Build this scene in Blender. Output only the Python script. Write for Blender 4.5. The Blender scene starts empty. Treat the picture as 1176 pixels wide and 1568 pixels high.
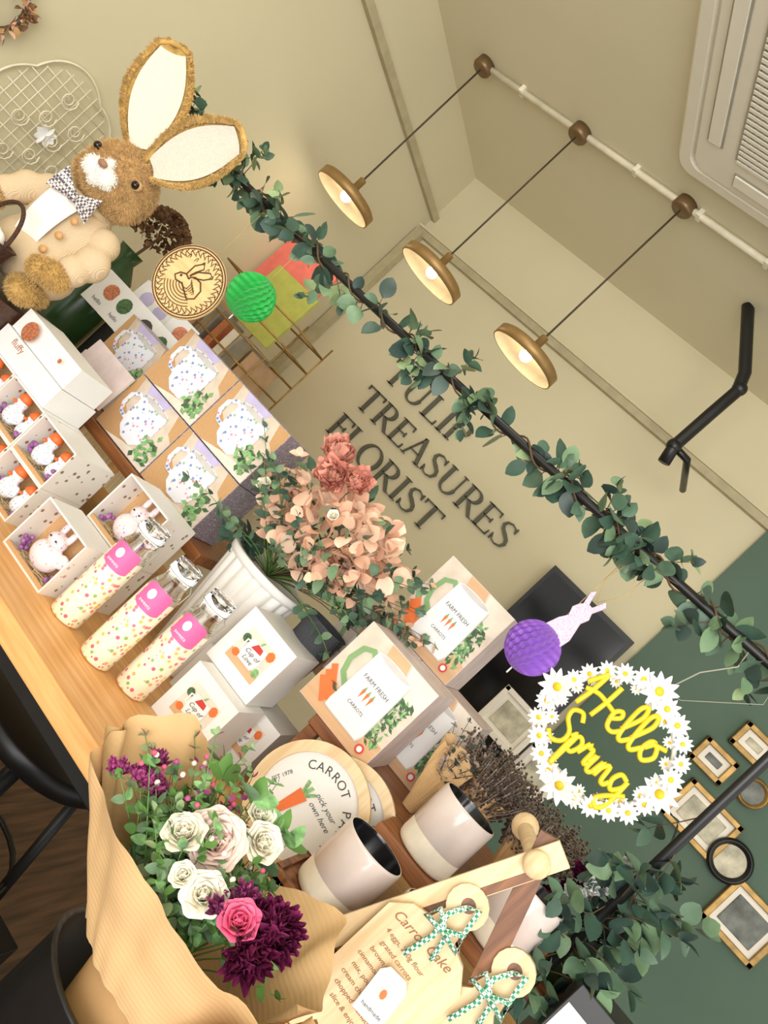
import bpy, math, random
from mathutils import Vector, Matrix, Euler, noise
random.seed(7)
R=random.random
def U(a,b): return a+(b-a)*random.random()
CZ=1.4
SC=bpy.context.scene
COL=SC.collection
pi=math.pi
# ------------------------------------------------------------ materials
def S(r,g,b):
    f=lambda c:((c/255)/12.92 if c/255<=.04045 else ((c/255+.055)/1.055)**2.4)
    return (f(r),f(g),f(b),1)
def _new(name):
    m=bpy.data.materials.new(name); m.use_nodes=True; nt=m.node_tree
    b=nt.nodes["Principled BSDF"]; return m,nt,b
def mulc(c,k): return (min(1,c[0]*k),min(1,c[1]*k),min(1,c[2]*k),1)
def mat(name,col,rough=.55,metal=0,var=.08,scale=25,bump=0,bscale=120,emit=0,trans=0,sheen=0,coat=0,stretch=None,col2=None,ribs=0):
    m,nt,b=_new(name); N=nt.nodes; L=nt.links
    tc=N.new("ShaderNodeTexCoord"); mp=N.new("ShaderNodeMapping"); L.new(tc.outputs["Object"],mp.inputs[0])
    if stretch: mp.inputs["Scale"].default_value=stretch
    nz=N.new("ShaderNodeTexNoise"); nz.inputs["Scale"].default_value=scale; nz.inputs["Detail"].default_value=4
    L.new(mp.outputs[0],nz.inputs["Vector"])
    cr=N.new("ShaderNodeValToRGB"); cr.color_ramp.elements[0].position=.35; cr.color_ramp.elements[1].position=.65
    cr.color_ramp.elements[0].color=mulc(col,1-var) if col2 is None else col
    cr.color_ramp.elements[1].color=mulc(col,1+var) if col2 is None else col2
    L.new(nz.outputs[0],cr.inputs[0]); L.new(cr.outputs[0],b.inputs["Base Color"])
    b.inputs["Roughness"].default_value=rough; b.inputs["Metallic"].default_value=metal
    if trans: b.inputs["Transmission Weight"].default_value=trans
    if sheen: b.inputs["Sheen Weight"].default_value=sheen
    if coat: b.inputs["Coat Weight"].default_value=coat
    if emit:
        b.inputs["Emission Color"].default_value=col; b.inputs["Emission Strength"].default_value=emit
    if bump:
        n2=N.new("ShaderNodeTexNoise"); n2.inputs["Scale"].default_value=bscale; L.new(mp.outputs[0],n2.inputs["Vector"])
        h=n2.outputs["Fac"] if "Fac" in n2.outputs else n2.outputs[0]
        if ribs:
            wv=N.new("ShaderNodeTexWave"); wv.inputs["Scale"].default_value=ribs; wv.bands_direction='Z'; L.new(mp.outputs[0],wv.inputs[0])
            ml=N.new("ShaderNodeMath"); ml.operation='MULTIPLY'; ml.inputs[1].default_value=.25; L.new(wv.outputs["Fac"],ml.inputs[0])
            ad=N.new("ShaderNodeMath"); ad.operation='ADD'; L.new(h,ad.inputs[0]); L.new(ml.outputs[0],ad.inputs[1]); h=ad.outputs[0]
        bp=N.new("ShaderNodeBump"); bp.inputs["Strength"].default_value=bump; bp.inputs["Distance"].default_value=.002
        L.new(h,bp.inputs["Height"]); L.new(bp.outputs[0],b.inputs["Normal"])
    return m
def dots(name,base,cols,scale=120,thr=.3,rough=.45,coat=0):
    m,nt,b=_new(name); N=nt.nodes; L=nt.links
    tc=N.new("ShaderNodeTexCoord"); v=N.new("ShaderNodeTexVoronoi"); v.inputs["Scale"].default_value=scale
    L.new(tc.outputs["Object"],v.inputs["Vector"])
    sp=N.new("ShaderNodeSeparateColor"); L.new(v.outputs["Color"],sp.inputs[0])
    cr=N.new("ShaderNodeValToRGB"); cr.color_ramp.interpolation='CONSTANT'
    e=cr.color_ramp.elements; e[0].color=cols[0]; e[1].color=cols[-1]; e[1].position=(len(cols)-1)/len(cols)
    for i in range(1,len(cols)-1):
        q=e.new(i/len(cols)); q.color=cols[i]
    L.new(sp.outputs[0],cr.inputs[0])
    lt=N.new("ShaderNodeMath"); lt.operation='LESS_THAN'; lt.inputs[1].default_value=thr; L.new(v.outputs["Distance"],lt.inputs[0])
    mx=N.new("ShaderNodeMix"); mx.data_type='RGBA'; mx.inputs[6].default_value=base
    L.new(lt.outputs[0],mx.inputs[0]); L.new(cr.outputs[0],mx.inputs[7]); L.new(mx.outputs[2],b.inputs["Base Color"])
    b.inputs["Roughness"].default_value=rough; b.inputs["Coat Weight"].default_value=coat
    return m
def wood(name,c1,c2,axis=0,rough=.45,sc=6):
    st=[14,14,14]; st[axis]=1
    return mat(name,c1,rough=rough,col2=c2,scale=sc,stretch=tuple(st),bump=.15,bscale=20)
def weave(name,c1,c2,scale=90):
    m,nt,b=_new(name); N=nt.nodes; L=nt.links
    tc=N.new("ShaderNodeTexCoord")
    w=N.new("ShaderNodeTexWave"); w.inputs["Scale"].default_value=scale; w.bands_direction='Z'; L.new(tc.outputs["Object"],w.inputs[0])
    w2=N.new("ShaderNodeTexWave"); w2.inputs["Scale"].default_value=scale*.6; w2.bands_direction='X'; L.new(tc.outputs["Object"],w2.inputs[0])
    mm=N.new("ShaderNodeMath"); mm.operation='MULTIPLY'; L.new(w.outputs[1],mm.inputs[0]); L.new(w2.outputs[1],mm.inputs[1])
    cr=N.new("ShaderNodeValToRGB"); cr.color_ramp.elements[0].color=c1; cr.color_ramp.elements[1].color=c2
    L.new(mm.outputs[0],cr.inputs[0]); L.new(cr.outputs[0],b.inputs[0])
    bp=N.new("ShaderNodeBump"); bp.inputs["Distance"].default_value=.002; bp.inputs["Strength"].default_value=.6; L.new(mm.outputs[0],bp.inputs["Height"]); L.new(bp.outputs[0],b.inputs["Normal"])
    b.inputs["Roughness"].default_value=.7
    return m
def gingham(name,c1,c2,scale=150):
    m,nt,b=_new(name); N=nt.nodes; L=nt.links
    tc=N.new("ShaderNodeTexCoord"); ck=N.new("ShaderNodeTexChecker"); ck.inputs["Scale"].default_value=scale
    ck.inputs[1].default_value=c1; ck.inputs[2].default_value=c2
    L.new(tc.outputs["Object"],ck.inputs[0]); L.new(ck.outputs[0],b.inputs[0]); b.inputs["Roughness"].default_value=.8
    return m
M={}
M['wall']=mat("wall_paint_cream",S(210,201,168),.85,var=.015,scale=3,bump=.08,bscale=300)
M['ceil']=mat("ceiling_paint",S(222,215,186),.85,var=.015,scale=3)
M['green']=mat("wall_paint_green",S(84,106,90),.8,var=.03,scale=4)
M['trim']=mat("trim_paint",S(180,170,136),.6)
M['oak']=wood("oak_top",S(216,156,92),S(234,184,118),0)
M['oaky']=wood("light_beech",S(216,184,138),S(232,208,168),2)
M['walnut']=wood("walnut",S(92,52,26),S(146,94,54),2)
M['brownw']=wood("brown_board",S(120,72,38),S(158,100,56),0)
M['darkbox']=wood("dark_crate",S(52,32,20),S(78,48,30),0)
M['floor']=wood("floor_wood",S(64,44,32),S(108,76,54),1,.4,4)
M['black']=mat("black_metal",S(22,22,22),.4,var=.1)
M['blackgloss']=mat("black_screen",S(10,10,12),.12)
M['white']=mat("white_card",S(238,237,235),.45,var=.01)
M['cream']=mat("cream",S(236,229,214),.5,var=.02)
M['acw']=mat("ac_plastic",S(234,230,214),.4,var=.01)
M['acg']=mat("ac_grille",S(164,160,144),.5)
M['brass']=mat("aged_brass",S(160,128,80),.45,.5,var=.1)
M['brassin']=mat("lamp_inside",S(200,184,152),.6,0)
M['brown']=mat("ceiling_rose_bronze",S(122,98,68),.4,.5)
M['letter']=mat("letter_grey",S(88,86,72),.6)
M['bulb']=mat("bulb_glow",S(255,234,192),.3,emit=14)
M['cord']=mat("cord",S(70,60,46),.7)
g1=[S(62,88,74),S(86,114,92),S(114,142,108),S(48,68,62),S(150,172,124)]
M['l']=[mat("eucalyptus_leaf_%d"%i,c,.45,var=.15,scale=40) for i,c in enumerate(g1)]
M['stem']=mat("stem",S(90,70,48),.7)
M['stemg']=mat("stem_green",S(96,138,66),.6)
M['furb']=mat("fur_brown",S(190,152,98),.9,var=.16,scale=60,sheen=.3)
M['furt']=mat("fur_tips",S(212,176,120),.9,var=.12,scale=60)
M['furg']=mat("fur_golden",S(198,162,92),.9,var=.16,scale=60)
M['furw']=mat("fur_white",S(246,243,236),.9,var=.02)
M['linen']=mat("linen_white",S(226,220,206),.9,var=.04,scale=200,bump=.9,bscale=400)
M['jacket']=weave("jacket_knit",S(224,196,156),S(242,222,190),260)
M['shirt']=mat("shirt_white",S(238,236,230),.9,bump=.3,bscale=300)
M['bow']=gingham("bow_gingham",S(225,220,215),S(96,84,96),190)
M['button']=mat("button_tan",S(200,150,94),.4)
M['eye']=mat("glass_eye",S(24,12,6),.08)
M['nose']=mat("nose_pink",S(150,110,84),.6)
M['wick']=weave("wicker_brown",S(50,28,16),S(112,66,38),120)
M['rattan']=weave("woven_grey",S(62,64,70),S(112,114,120),160)
M['cork']=wood("carved_wood_light",S(224,188,128),S(236,206,150),0)
M['burn']=mat("burnt_line",S(92,54,22),.7)
M['hgreen']=mat("tissue_green",S(34,172,70),.6,sheen=.2)
M['hpurple']=mat("tissue_purple",S(136,84,188),.6,sheen=.2)
M['glit']=mat("glitter_pink",S(216,190,214),.35,var=.25,scale=400,bump=.5,bscale=600)
M['petw']=mat("petal_white",S(236,236,232),.6,var=.03)
M['yel']=mat("yolk_yellow",S(234,192,30),.55)
M['ytext']=mat("yellow_lettering",S(236,208,30),.4)
M['string']=mat("twine",S(196,170,120),.8)
M['clear']=mat("clear_glass",(1,1,1,1),.03,trans=1,var=0)
cols=[S(238,120,146),S(242,196,96),S(150,186,110),S(232,104,128),S(246,176,126)]
M['sweet']=dots("ditsy_filling",S(252,242,214),cols,110,.36,.2,.5)
M['ditsy']=dots("ditsy_mug",S(240,241,246),[S(140,170,220),S(236,176,190),S(170,200,160),S(168,168,220)],200,.28)
M['ditsyp']=dots("floral_mug_print",S(236,238,246),[S(120,150,206),S(232,160,180),S(160,192,160),S(150,150,206)],105,.34)
M['ditsyside']=dots("ditsy_side",S(158,148,156),[S(225,220,225),S(200,160,190),S(120,114,134),S(230,215,225)],190,.36)
M['taupedots']=dots("heart_dots_side",S(236,231,224),[S(150,120,100),S(200,160,160),S(140,120,110)],60,.22)
M['bunnydots']=dots("pastel_speckle",S(236,216,220),[S(170,140,200),S(246,246,246),S(214,180,150)],140,.26)
M['pink']=mat("label_pink",S(244,104,164),.5,var=.02)
M['bask']=weave("basket_print",S(206,156,104),S(234,198,150),150)
M['lav']=mat("print_lavender",S(196,186,224),.6)
M['prng']=mat("print_green",S(128,174,112),.6,var=.3,scale=120)
M['prng2']=mat("print_dark_green",S(70,104,66),.6,var=.4,scale=150)
M['prwood']=mat("print_wood",S(214,172,130),.5,stretch=(1,8,8),scale=10)
M['prpale']=mat("print_pale",S(232,220,204),.5)
M['prmid']=mat("print_warm_grey",S(216,200,182),.5,var=.1,scale=30)
M['prgrey']=mat("print_blush",S(224,206,202),.5)
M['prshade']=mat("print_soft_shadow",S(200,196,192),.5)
M['hand']=mat("print_handle_green",S(126,164,108),.5)
M['orange']=mat("carrot_orange",S(234,116,54),.5)
M['red']=mat("print_red",S(206,62,52),.5)
M['ink']=mat("ink_grey",S(70,66,66),.6)
M['inkb']=mat("ink_brown",S(150,100,56),.6)
M['purple']=mat("flower_purple",S(156,96,160),.6,var=.3,scale=80)
M['ceramic']=mat("ribbed_ceramic",S(240,238,234),.35,var=.02)
M['coral']=mat("peony_coral",S(234,170,150),.6,var=.1)
M['peach']=[mat("dried_peach_%d"%i,c,.65,var=.08) for i,c in enumerate([S(242,204,176),S(246,216,190),S(230,184,156),S(238,194,166)])]
M['kraft']=mat("kraft_paper",S(212,174,124),.75,var=.05,scale=6,bump=.3,bscale=14,ribs=60)
M['kraftd']=mat("kraft_dark",S(186,144,94),.75,var=.06)
M['rosep']=mat("rose_blush",S(246,220,210),.5,var=.03)
M['rosec']=mat("rose_cream",S(244,238,218),.5,var=.03)
M['carn']=mat("carnation_burgundy",S(122,32,80),.6,var=.25)
M['hot']=mat("flower_hot_pink",S(230,96,136),.5)
M['mauve']=mat("flower_mauve",S(166,72,126),.6,var=.3)
M['lavd']=mat("dried_lavender",S(164,148,138),.9,var=.25,scale=80)
M['mugtop']=mat("stoneware_glaze",S(222,208,202),.22,var=.03,coat=.4)
M['mugbase']=mat("stoneware_cream",S(238,228,210),.6)
M['mugin']=mat("mug_inside_black",S(24,24,26),.15)
M['gold']=mat("gold_frame",S(160,128,72),.45,.5,var=.25)
M['art']=mat("framed_print",S(190,184,160),.6,var=.4,scale=18)
M['artd']=mat("dark_print",S(106,110,104),.6,var=.5,scale=18)
M['ribbon']=gingham("ribbon_green_gingham",S(240,245,240),S(52,150,110),260)
M['redcard']=mat("coral_notebook",S(228,118,106),.6); M['lime']=mat("lime_notebook",S(176,180,88),.6)
M['tan']=mat("tan_book",S(190,156,120),.6); M['greyb']=mat("grey_book",S(140,134,120),.6)
M['bottleg']=mat("vase_dark_green",S(44,74,36),.25)
M['hyd']=mat("dried_hydrangea",S(118,84,54),.8,var=.35,scale=60)
M['wirew']=mat("wire_cream",S(230,222,196),.5)
M['plast']=mat("conduit_white",S(234,228,206),.4)
M['copper']=mat("copper_print",S(196,120,84),.4,.2,var=.3,scale=200)
# ------------------------------------------------------------ geometry
I4=Matrix.Identity(4)
def T(x,y,z): return Matrix.Translation((x,y,z))
def Rx(a): return Matrix.Rotation(a,4,'X')
def Ry(a): return Matrix.Rotation(a,4,'Y')
def Rz(a): return Matrix.Rotation(a,4,'Z')
def Sc(x,y,z): return Matrix.Diagonal((x,y,z,1))
def aim(pos,d,roll=0):
    d=Vector(d).normalized(); up=Vector((0,0,1)) if abs(d.z)<.95 else Vector((1,0,0))
    x=d.cross(up).normalized(); z=x.cross(d)
    m=Matrix((x,d,z)).transposed().to_4x4(); m.translation=Vector(pos)
    return m@Ry(roll)
class G:
    def __init__(s,name,loc=(0,0,0),rz=0,rx=0,ry=0):
        s.name=name;s.loc=loc;s.rot=(rx,ry,rz);s.V=[];s.F=[];s.MI=[];s.SM=[];s.mats=[];s.M=I4
    def mi(s,m):
        if m not in s.mats: s.mats.append(m)
        return s.mats.index(m)
    def add(s,V,F,m,Mx=I4,smooth=True):
        b=len(s.V); X=s.M@Mx; k=s.mi(m)
        s.V+= [tuple(X@Vector(v)) for v in V]
        for f in F: s.F.append(tuple(b+i for i in f)); s.MI.append(k); s.SM.append(smooth)
    def box(s,c,d,m,Mx=I4,bv=0):
        x,y,z=d[0]/2,d[1]/2,d[2]/2
        V=[(c[0]+i*x,c[1]+j*y,c[2]+k*z) for i in(-1,1) for j in(-1,1) for k in(-1,1)]
        F=[(0,1,3,2),(4,6,7,5),(0,4,5,1),(2,3,7,6),(0,2,6,4),(1,5,7,3)]
        s.add(V,F,m,Mx,False)
    def lathe(s,pr,m,Mx=I4,n=32,f=None,smooth=True):
        V=[];F=[]
        for (r,z) in pr:
            for i in range(n):
                a=2*pi*i/n; k=f(a,z) if f else 1
                V.append((r*k*math.cos(a),r*k*math.sin(a),z))
        for j in range(len(pr)-1):
            for i in range(n):
                F.append((j*n+i,j*n+(i+1)%n,(j+1)*n+(i+1)%n,(j+1)*n+i))
        s.add(V,F,m,Mx,smooth)
    def sph(s,c,r,m,Mx=I4,n=16,sc=(1,1,1)):
        h=max(6,n//2); pr=[(r*math.sin(pi*i/h),-r*math.cos(pi*i/h)) for i in range(h+1)]
        s.lathe(pr,m,Mx@T(*c)@Sc(*sc),n)
    def tube(s,P,r,m,n=8,closed=False,Mx=I4,cap=True):
        P=[Vector(p) for p in P]; N=len(P); V=[];F=[]; up=None
        for i,p in enumerate(P):
            if closed: t=P[(i+1)%N]-P[i-1]
            else: t=P[min(i+1,N-1)]-P[max(i-1,0)]
            if t.length<1e-9: t=Vector((0,0,1))
            t.normalize()
            if up is None:
                up=Vector((0,0,1)) if abs(t.z)<.9 else Vector((1,0,0))
            x=up-t*up.dot(t)
            if x.length<1e-5: x=t.orthogonal()
            x.normalize(); up=x; y=t.cross(x); rr=r[i] if isinstance(r,(list,tuple)) else r
            for k in range(n):
                a=2*pi*k/n; V.append(tuple(p+x*rr*math.cos(a)+y*rr*math.sin(a)))
        for i in range(N if closed else N-1):
            j=(i+1)%N
            for k in range(n): F.append((i*n+k,i*n+(k+1)%n,j*n+(k+1)%n,j*n+k))
        if not closed and cap: F.append(tuple(range(n-1,-1,-1))); F.append(tuple((N-1)*n+k for k in range(n)))
        s.add(V,F,m,Mx)
    def leaf(s,Mx,L,W,m,fold=.25,bend=.3,p=.8,seg=6,rnd=.62):
        V=[];F=[]
        for i in range(seg+1):
            t=i/seg; w=W*.5*max(.03,math.sin(pi*min(1,t**p)*.985+.02))**rnd
            if i==seg: w=W*.04
            z=-bend*L*t*t
            V+=[(-w,L*t,z+fold*w),(0,L*t,z),(w,L*t,z+fold*w)]
        for i in range(seg):
            a=i*3; F+=[(a,a+1,a+4,a+3),(a+1,a+2,a+5,a+4)]
        s.add(V,F,m,Mx)
    def petal(s,Mx,L,W,m,cup=.5,curl=.2,seg=4,wd=4,ruf=0,full=False):
        V=[];F=[]; ph=U(0,6)
        for i in range(seg+1):
            t=i/seg
            w=W*.5*((.35+.65*math.sin(pi*.5*min(1,t*1.25)))*(1 if t<.8 else math.sqrt(max(.12,1-((t-.8)/.2)**2*.85)))) if full else W*.5*(math.sin(pi*(.12+.76*t**.8)))
            for j in range(wd+1):
                u=-1+2*j/wd
                V.append((w*u, L*t*(1-.12*u*u*t), cup*w*(u*u)+L*(cup*t*t*.7)-curl*L*t**4+ruf*L*t*t*math.sin(u*4+ph)))
        for i in range(seg):
            for j in range(wd):
                a=i*(wd+1)+j; F.append((a,a+1,a+wd+2,a+wd+1))
        s.add(V,F,m,Mx)
    def p2(s,pts,m,lay=1,Mx=I4):
        s.add([(x,-.0004*lay,z) for x,z in pts],[tuple(range(len(pts)))],m,Mx,False)
    def d2(s,cx,cz,rx,rz,m,lay=1,n=20,Mx=I4,a0=0,a1=2*pi):
        s.p2([(cx+rx*math.cos(a0+(a1-a0)*i/n),cz+rz*math.sin(a0+(a1-a0)*i/n)) for i in range(n)],m,lay,Mx)
    def ribbon(s,P,w,m,th=.0,lay=1,Mx=I4):
        N=len(P); Lf=[];Rt=[]
        for i,(x,z) in enumerate(P):
            a=P[max(0,i-1)];b=P[min(N-1,i+1)]; tx,tz=b[0]-a[0],b[1]-a[1]; l=math.hypot(tx,tz) or 1
            ww=(w[i] if isinstance(w,(list,tuple)) else w)/2
            Lf.append((x-tz/l*ww,z+tx/l*ww)); Rt.append((x+tz/l*ww,z-tx/l*ww))
        y0=-.0004*lay
        V=[(x,y0-th,z) for x,z in Lf]+[(x,y0-th,z) for x,z in Rt]
        F=[(i,N+i,N+i+1,i+1) for i in range(N-1)]
        if th:
            V+=[(x,y0,z) for x,z in Lf]+[(x,y0,z) for x,z in Rt]
            for i in range(N-1): F+=[(2*N+i,i,i+1,2*N+i+1),(N+i,3*N+i,3*N+i+1,N+i+1)]
            F+=[(0,2*N,3*N,N),(N-1,2*N-1,4*N-1,3*N-1)]
        s.add(V,F,m,Mx,False)
    def text(s,body,size,m,Mx=I4,ext=0,align='CENTER',shear=0):
        cu=bpy.data.curves.new("t",'FONT'); cu.body=body; cu.size=size; cu.extrude=ext; cu.align_x=align; cu.align_y='CENTER'; cu.shear=shear; cu.resolution_u=3
        o=bpy.data.objects.new("t",cu); COL.objects.link(o)
        dg=bpy.context.evaluated_depsgraph_get(); me=o.evaluated_get(dg).to_mesh()
        s.add([tuple(v.co) for v in me.vertices],[tuple(p.vertices) for p in me.polygons],m,Mx@Rx(pi/2),False)
        bpy.data.objects.remove(o)
    def finish(s,bevel=0):
        me=bpy.data.meshes.new(s.name); me.from_pydata(s.V,[],s.F)
        me.polygons.foreach_set("material_index",s.MI); me.polygons.foreach_set("use_smooth",s.SM)
        for m in s.mats: me.materials.append(m)
        me.update()
        o=bpy.data.objects.new(s.name,me); COL.objects.link(o); o.location=Vector(s.loc)+Vector((0,0,CZ)); o.rotation_euler=s.rot
        if bevel:
            b=o.modifiers.new("Bevel",'BEVEL'); b.width=bevel; b.segments=2; b.limit_method='ANGLE'; b.angle_limit=.9
        return o
def blob(parts,vox=.006,sm=4):
    g=G("tmp"); 
    for c,r,*rot in parts: g.sph((0,0,0),1,M['white'],T(*c)@(Euler(rot[0]).to_matrix().to_4x4() if rot else I4)@Sc(*r),20)
    o=g.finish(); o.location=(0,0,0)
    r=o.modifiers.new("r",'REMESH'); r.mode='VOXEL'; r.voxel_size=vox
    q=o.modifiers.new("s",'SMOOTH'); q.iterations=sm; q.factor=.6
    dg=bpy.context.evaluated_depsgraph_get(); me=o.evaluated_get(dg).to_mesh()
    V=[tuple(v.co) for v in me.vertices]; F=[tuple(p.vertices) for p in me.polygons]; Nn=[tuple(v.normal) for v in me.vertices]
    bpy.data.objects.remove(o); return V,F,Nn
def fur(g,V,Nn,n,L,m,w=.0012,test=None,grav=.4,Mx=I4):
    VV=[];FF=[]
    for _ in range(n):
        i=random.randrange(len(V)); p=Vector(V[i])+Vector((U(-1,1),U(-1,1),U(-1,1)))*.003; nn=Vector(Nn[i])
        if test and not test(p): continue
        d=(nn+Vector((U(-.6,.6),U(-.6,.6),U(-.6,.6)-grav))).normalized(); s_=d.orthogonal().normalized()*w
        l=L*U(.6,1.2); b=len(VV); VV+=[tuple(p-s_),tuple(p+s_),tuple(p+d*l)]; FF.append((b,b+1,b+2))
    g.add(VV,FF,m,Mx)
# ------------------------------------------------------------ room
def slab(name,c,d,m):
    g=G(name,c); g.box((0,0,0),d,m); return g.finish()
slab("floor",(0,.5,-1.42),(4.6,5.2,.04),M['floor'])
slab("ceiling",(0,.5,1.32),(4.6,5.2,.04),M['ceil'])
slab("wall_left",(-2.05,.5,-.05),(.1,5.2,2.7),M['wall'])
slab("wall_back",(.1,3.05,-.05),(4.4,.1,2.7),M['wall'])
slab("wall_green",(1.1,2.995,-.22),(2.4,.03,2.36),M['green'])
g=G("trim_1",(0,2.99,.955)); g.box((.1,-.004,0),(4.2,.03,.03),M['trim']); g.box((.1,-.01,.02),(4.2,.04,.01),M['wall']); g.finish()
g=G("trim_2",(-1.99,.5,1.045)); g.box((0,0,0),(.03,5,.03),M['trim']); g.finish()
g=G("trim_3",(-1.975,2.975,-.2)); g.box((0,0,0),(.04,.04,2.3),M['trim']); g.finish()
g=G("baseboard_back",(0,2.985,-1.35)); g.box((0,-.01,0),(4.2,.02,.1),M['wall']); g.finish()
def letter(g,ch,Mx,m,th):
    t=.125;h=.045;sr=.035
    rb=lambda P,w:g.ribbon(P,w,m,th,1,Mx)
    def stem(x,y0=0,y1=1,w=t,b=True,tp=True):
        rb([(x,y0),(x,y1)],w)
        if b: rb([(x-w/2-.075,y0+sr/2),(x+w/2+.075,y0+sr/2)],sr)
        if tp: rb([(x-w/2-.075,y1-sr/2),(x+w/2+.075,y1-sr/2)],sr)
    def arc(cx,cy,rx,ry,a0,a1,w0,w1,n=18):
        P=[];W=[]
        for i in range(n+1):
            a=math.radians(a0+(a1-a0)*i/n); P.append((cx+rx*math.cos(a),cy+ry*math.sin(a))); W.append(w1+(w0-w1)*abs(math.cos(a))**1.3)
        rb(P,W)
    if ch=='T': stem(.4,tp=False); rb([(0,.975),(.8,.975)],.05); rb([(.02,.98),(.02,.8)],[.05,.02]); rb([(.78,.98),(.78,.8)],[.05,.02]); return .86
    if ch=='I': stem(.17); return .36
    if ch=='L': stem(.17); rb([(.17,.022),(.64,.022)],h); rb([(.63,0),(.65,.22)],[.05,.02]); return .72
    if ch in 'EF':
        stem(.17,b=True); rb([(.17,.978),(.62,.978)],h); rb([(.61,1),(.63,.8)],[.05,.02]); rb([(.17,.52),(.5,.52)],h); rb([(.5,.62),(.5,.42)],[.03,.03])
        if ch=='E': rb([(.17,.022),(.66,.022)],h); rb([(.65,0),(.68,.23)],[.05,.02]); return .76
        return .68
    if ch in 'PR':
        stem(.17); rb([(.17,.978),(.38,.978)],h); rb([(.17,.48),(.38,.48)],h); arc(.38,.729,.24,.25,90,-90,t,h)
        if ch=='R': rb([(.36,.48),(.5,.3),(.72,.02),(.82,.02)],[t*.9,t,t*.8,.03]); return .84
        return .72
    if ch=='U': stem(.18,.33,1,b=False); stem(.72,.33,1,w=h,b=False); arc(.45,.33,.27,.31,180,360,t*.8,h*1.1); return .94
    if ch=='A': rb([(.1,0),(.42,1)],h); rb([(.42,1),(.76,0)],t); rb([(.2,.34),(.62,.34)],h*.9); rb([(0,sr/2),(.2,sr/2)],sr); rb([(.62,sr/2),(.9,sr/2)],sr); return .92
    if ch=='O': arc(.44,.5,.38,.49,0,360,t,h,36); return .92
    if ch=='S':
        P=[(.56,.78),(.5,.92),(.34,.975),(.17,.9),(.12,.76),(.2,.62),(.36,.52),(.52,.4),(.58,.25),(.5,.08),(.32,.02),(.14,.08),(.07,.25)]
        rb(P,[.03,.04,.045,.07,.1,.12,.13,.12,.1,.07,.045,.04,.03]); rb([(.57,.74),(.57,.98)],[.02,.035]); rb([(.06,.28),(.06,.02)],[.02,.035]); return .7
    return .5
g=G("wall_lettering_sign",(-1.6,2.995,0))
for w,z,W in (("TULIP",.385,.47),("TREASURES",.222,.9),("FLORIST",.058,.65)):
    dummy=G("d"); tot=sum(letter(dummy,c,I4,M['letter'],0) for c in w); x=0; k=W/tot
    for c in w: x+=k*letter(g,c,T(x,0,z)@Sc(k,1,.108),M['letter'],.012)
g.finish()
# AC cassette
g=G("ceiling_air_conditioner",(-.5,1.61,1.3))
def rr(w,r,n=6):
    P=[]
    for cx,cy,a0 in((w-r,w-r,0),(-w+r,w-r,90),(-w+r,-w+r,180),(w-r,-w+r,270)):
        for i in range(n+1):
            a=math.radians(a0+90*i/n); P.append((cx+r*math.cos(a),cy+r*math.sin(a)))
    return P
def loft(g,secs,m,capm=None):
    V=[];n=len(secs[0][0])
    for P,z in secs: V+=[(x,y,z) for x,y in P]
    F=[(j*n+i,j*n+(i+1)%n,(j+1)*n+(i+1)%n,(j+1)*n+i) for j in range(len(secs)-1) for i in range(n)]
    g.add(V,F,m,I4,False)
    g.add([(x,y,secs[-1][1]) for x,y in secs[-1][0]],[tuple(range(n))],capm or m,I4,False)
loft(g,[(rr(.45,.05),0),(rr(.45,.05),-.02),(rr(.435,.045),-.035),(rr(.4,.04),-.037),(rr(.395,.04),-.028),(rr(.385,.04),-.028),(rr(.38,.04),-.042),(rr(.27,.03),-.048)],M['acw'])
for a in range(4):
    X=Rz(a*pi/2)
    g.box((0,.325,-.046),(.5,.05,.004),M['acg'],X); g.box((0,.325,-.05),(.49,.036,.006),M['acw'],X)
for i in range(-14,15): g.box((i*.018,0,-.0505),(.008,.5,.004),M['acg'])
for i in range(-14,15): g.box((0,i*.018,-.053),(.5,.009,.003),M['acw'])
g.finish()
g=G("ceiling_conduit_track",(0,2.22,1.3))
g.tube([(-1.78,0,-.014),(.6,0,-.014)],.011,M['plast'])
for i in range(9): g.box((-1.6+i*.25,0,-.012),(.015,.03,.024),M['plast'])
g.finish()
for x,zz in((-1.78,.655),(-1.335,.65),(-.905,.645)):
    g=G("pendant_lamp",(x,2.22,0))
    g.lathe([(0,1.3),(.034,1.3),(.036,1.27),(.03,1.262),(0,1.262)],M['brown'],n=24)
    g.tube([(0,0,1.265),(0,0,zz+.06)],.0035,M['cord'],6)
    g.lathe([(.006,zz+.07),(.013,zz+.065),(.013,zz+.03),(.02,zz+.028),(.02,zz+.01),(0,zz+.01)],M['brass'],n=16)
    r=.118
    g.lathe([(0,zz+.012),(.03,zz+.012),(r-.01,zz+.004),(r,zz-.002),(r,zz-.034),(r-.004,zz-.034)],M['brass'],n=48)
    g.lathe([(r-.004,zz-.034),(r-.006,zz-.006),(.03,zz+.004),(0,zz+.004)],M['brassin'],n=48)
    g.sph((0,0,zz-.016),.02,M['bulb'],sc=(1,1,.9))
    g.finish()
    l=bpy.data.lights.new("pendant_bulb",'POINT'); l.energy=.45; l.color=(1,.88,.7); l.shadow_soft_size=.03
    o=bpy.data.objects.new("pendant_bulb",l); COL.objects.link(o); o.location=(x,2.22,zz-.065+CZ)
g=G("black_ceiling_pipe",(0,2.5,0))
g.tube([(-.62,0,1.3),(-.57,0,1.24),(-.47,0,1.12),(-.445,0,1.06),(-.45,0,.95),(-.455,0,.8),(-.44,0,.74)],.02,M['black'],12)
g.tube([(-.455,0,.8),(-.40,.02,.80),(-.38,.3,.80)],.012,M['black'],10)
g.sph((-.445,0,1.07),.024,M['black']); g.sph((-.455,0,.8),.025,M['black'])
g.finish()
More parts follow.
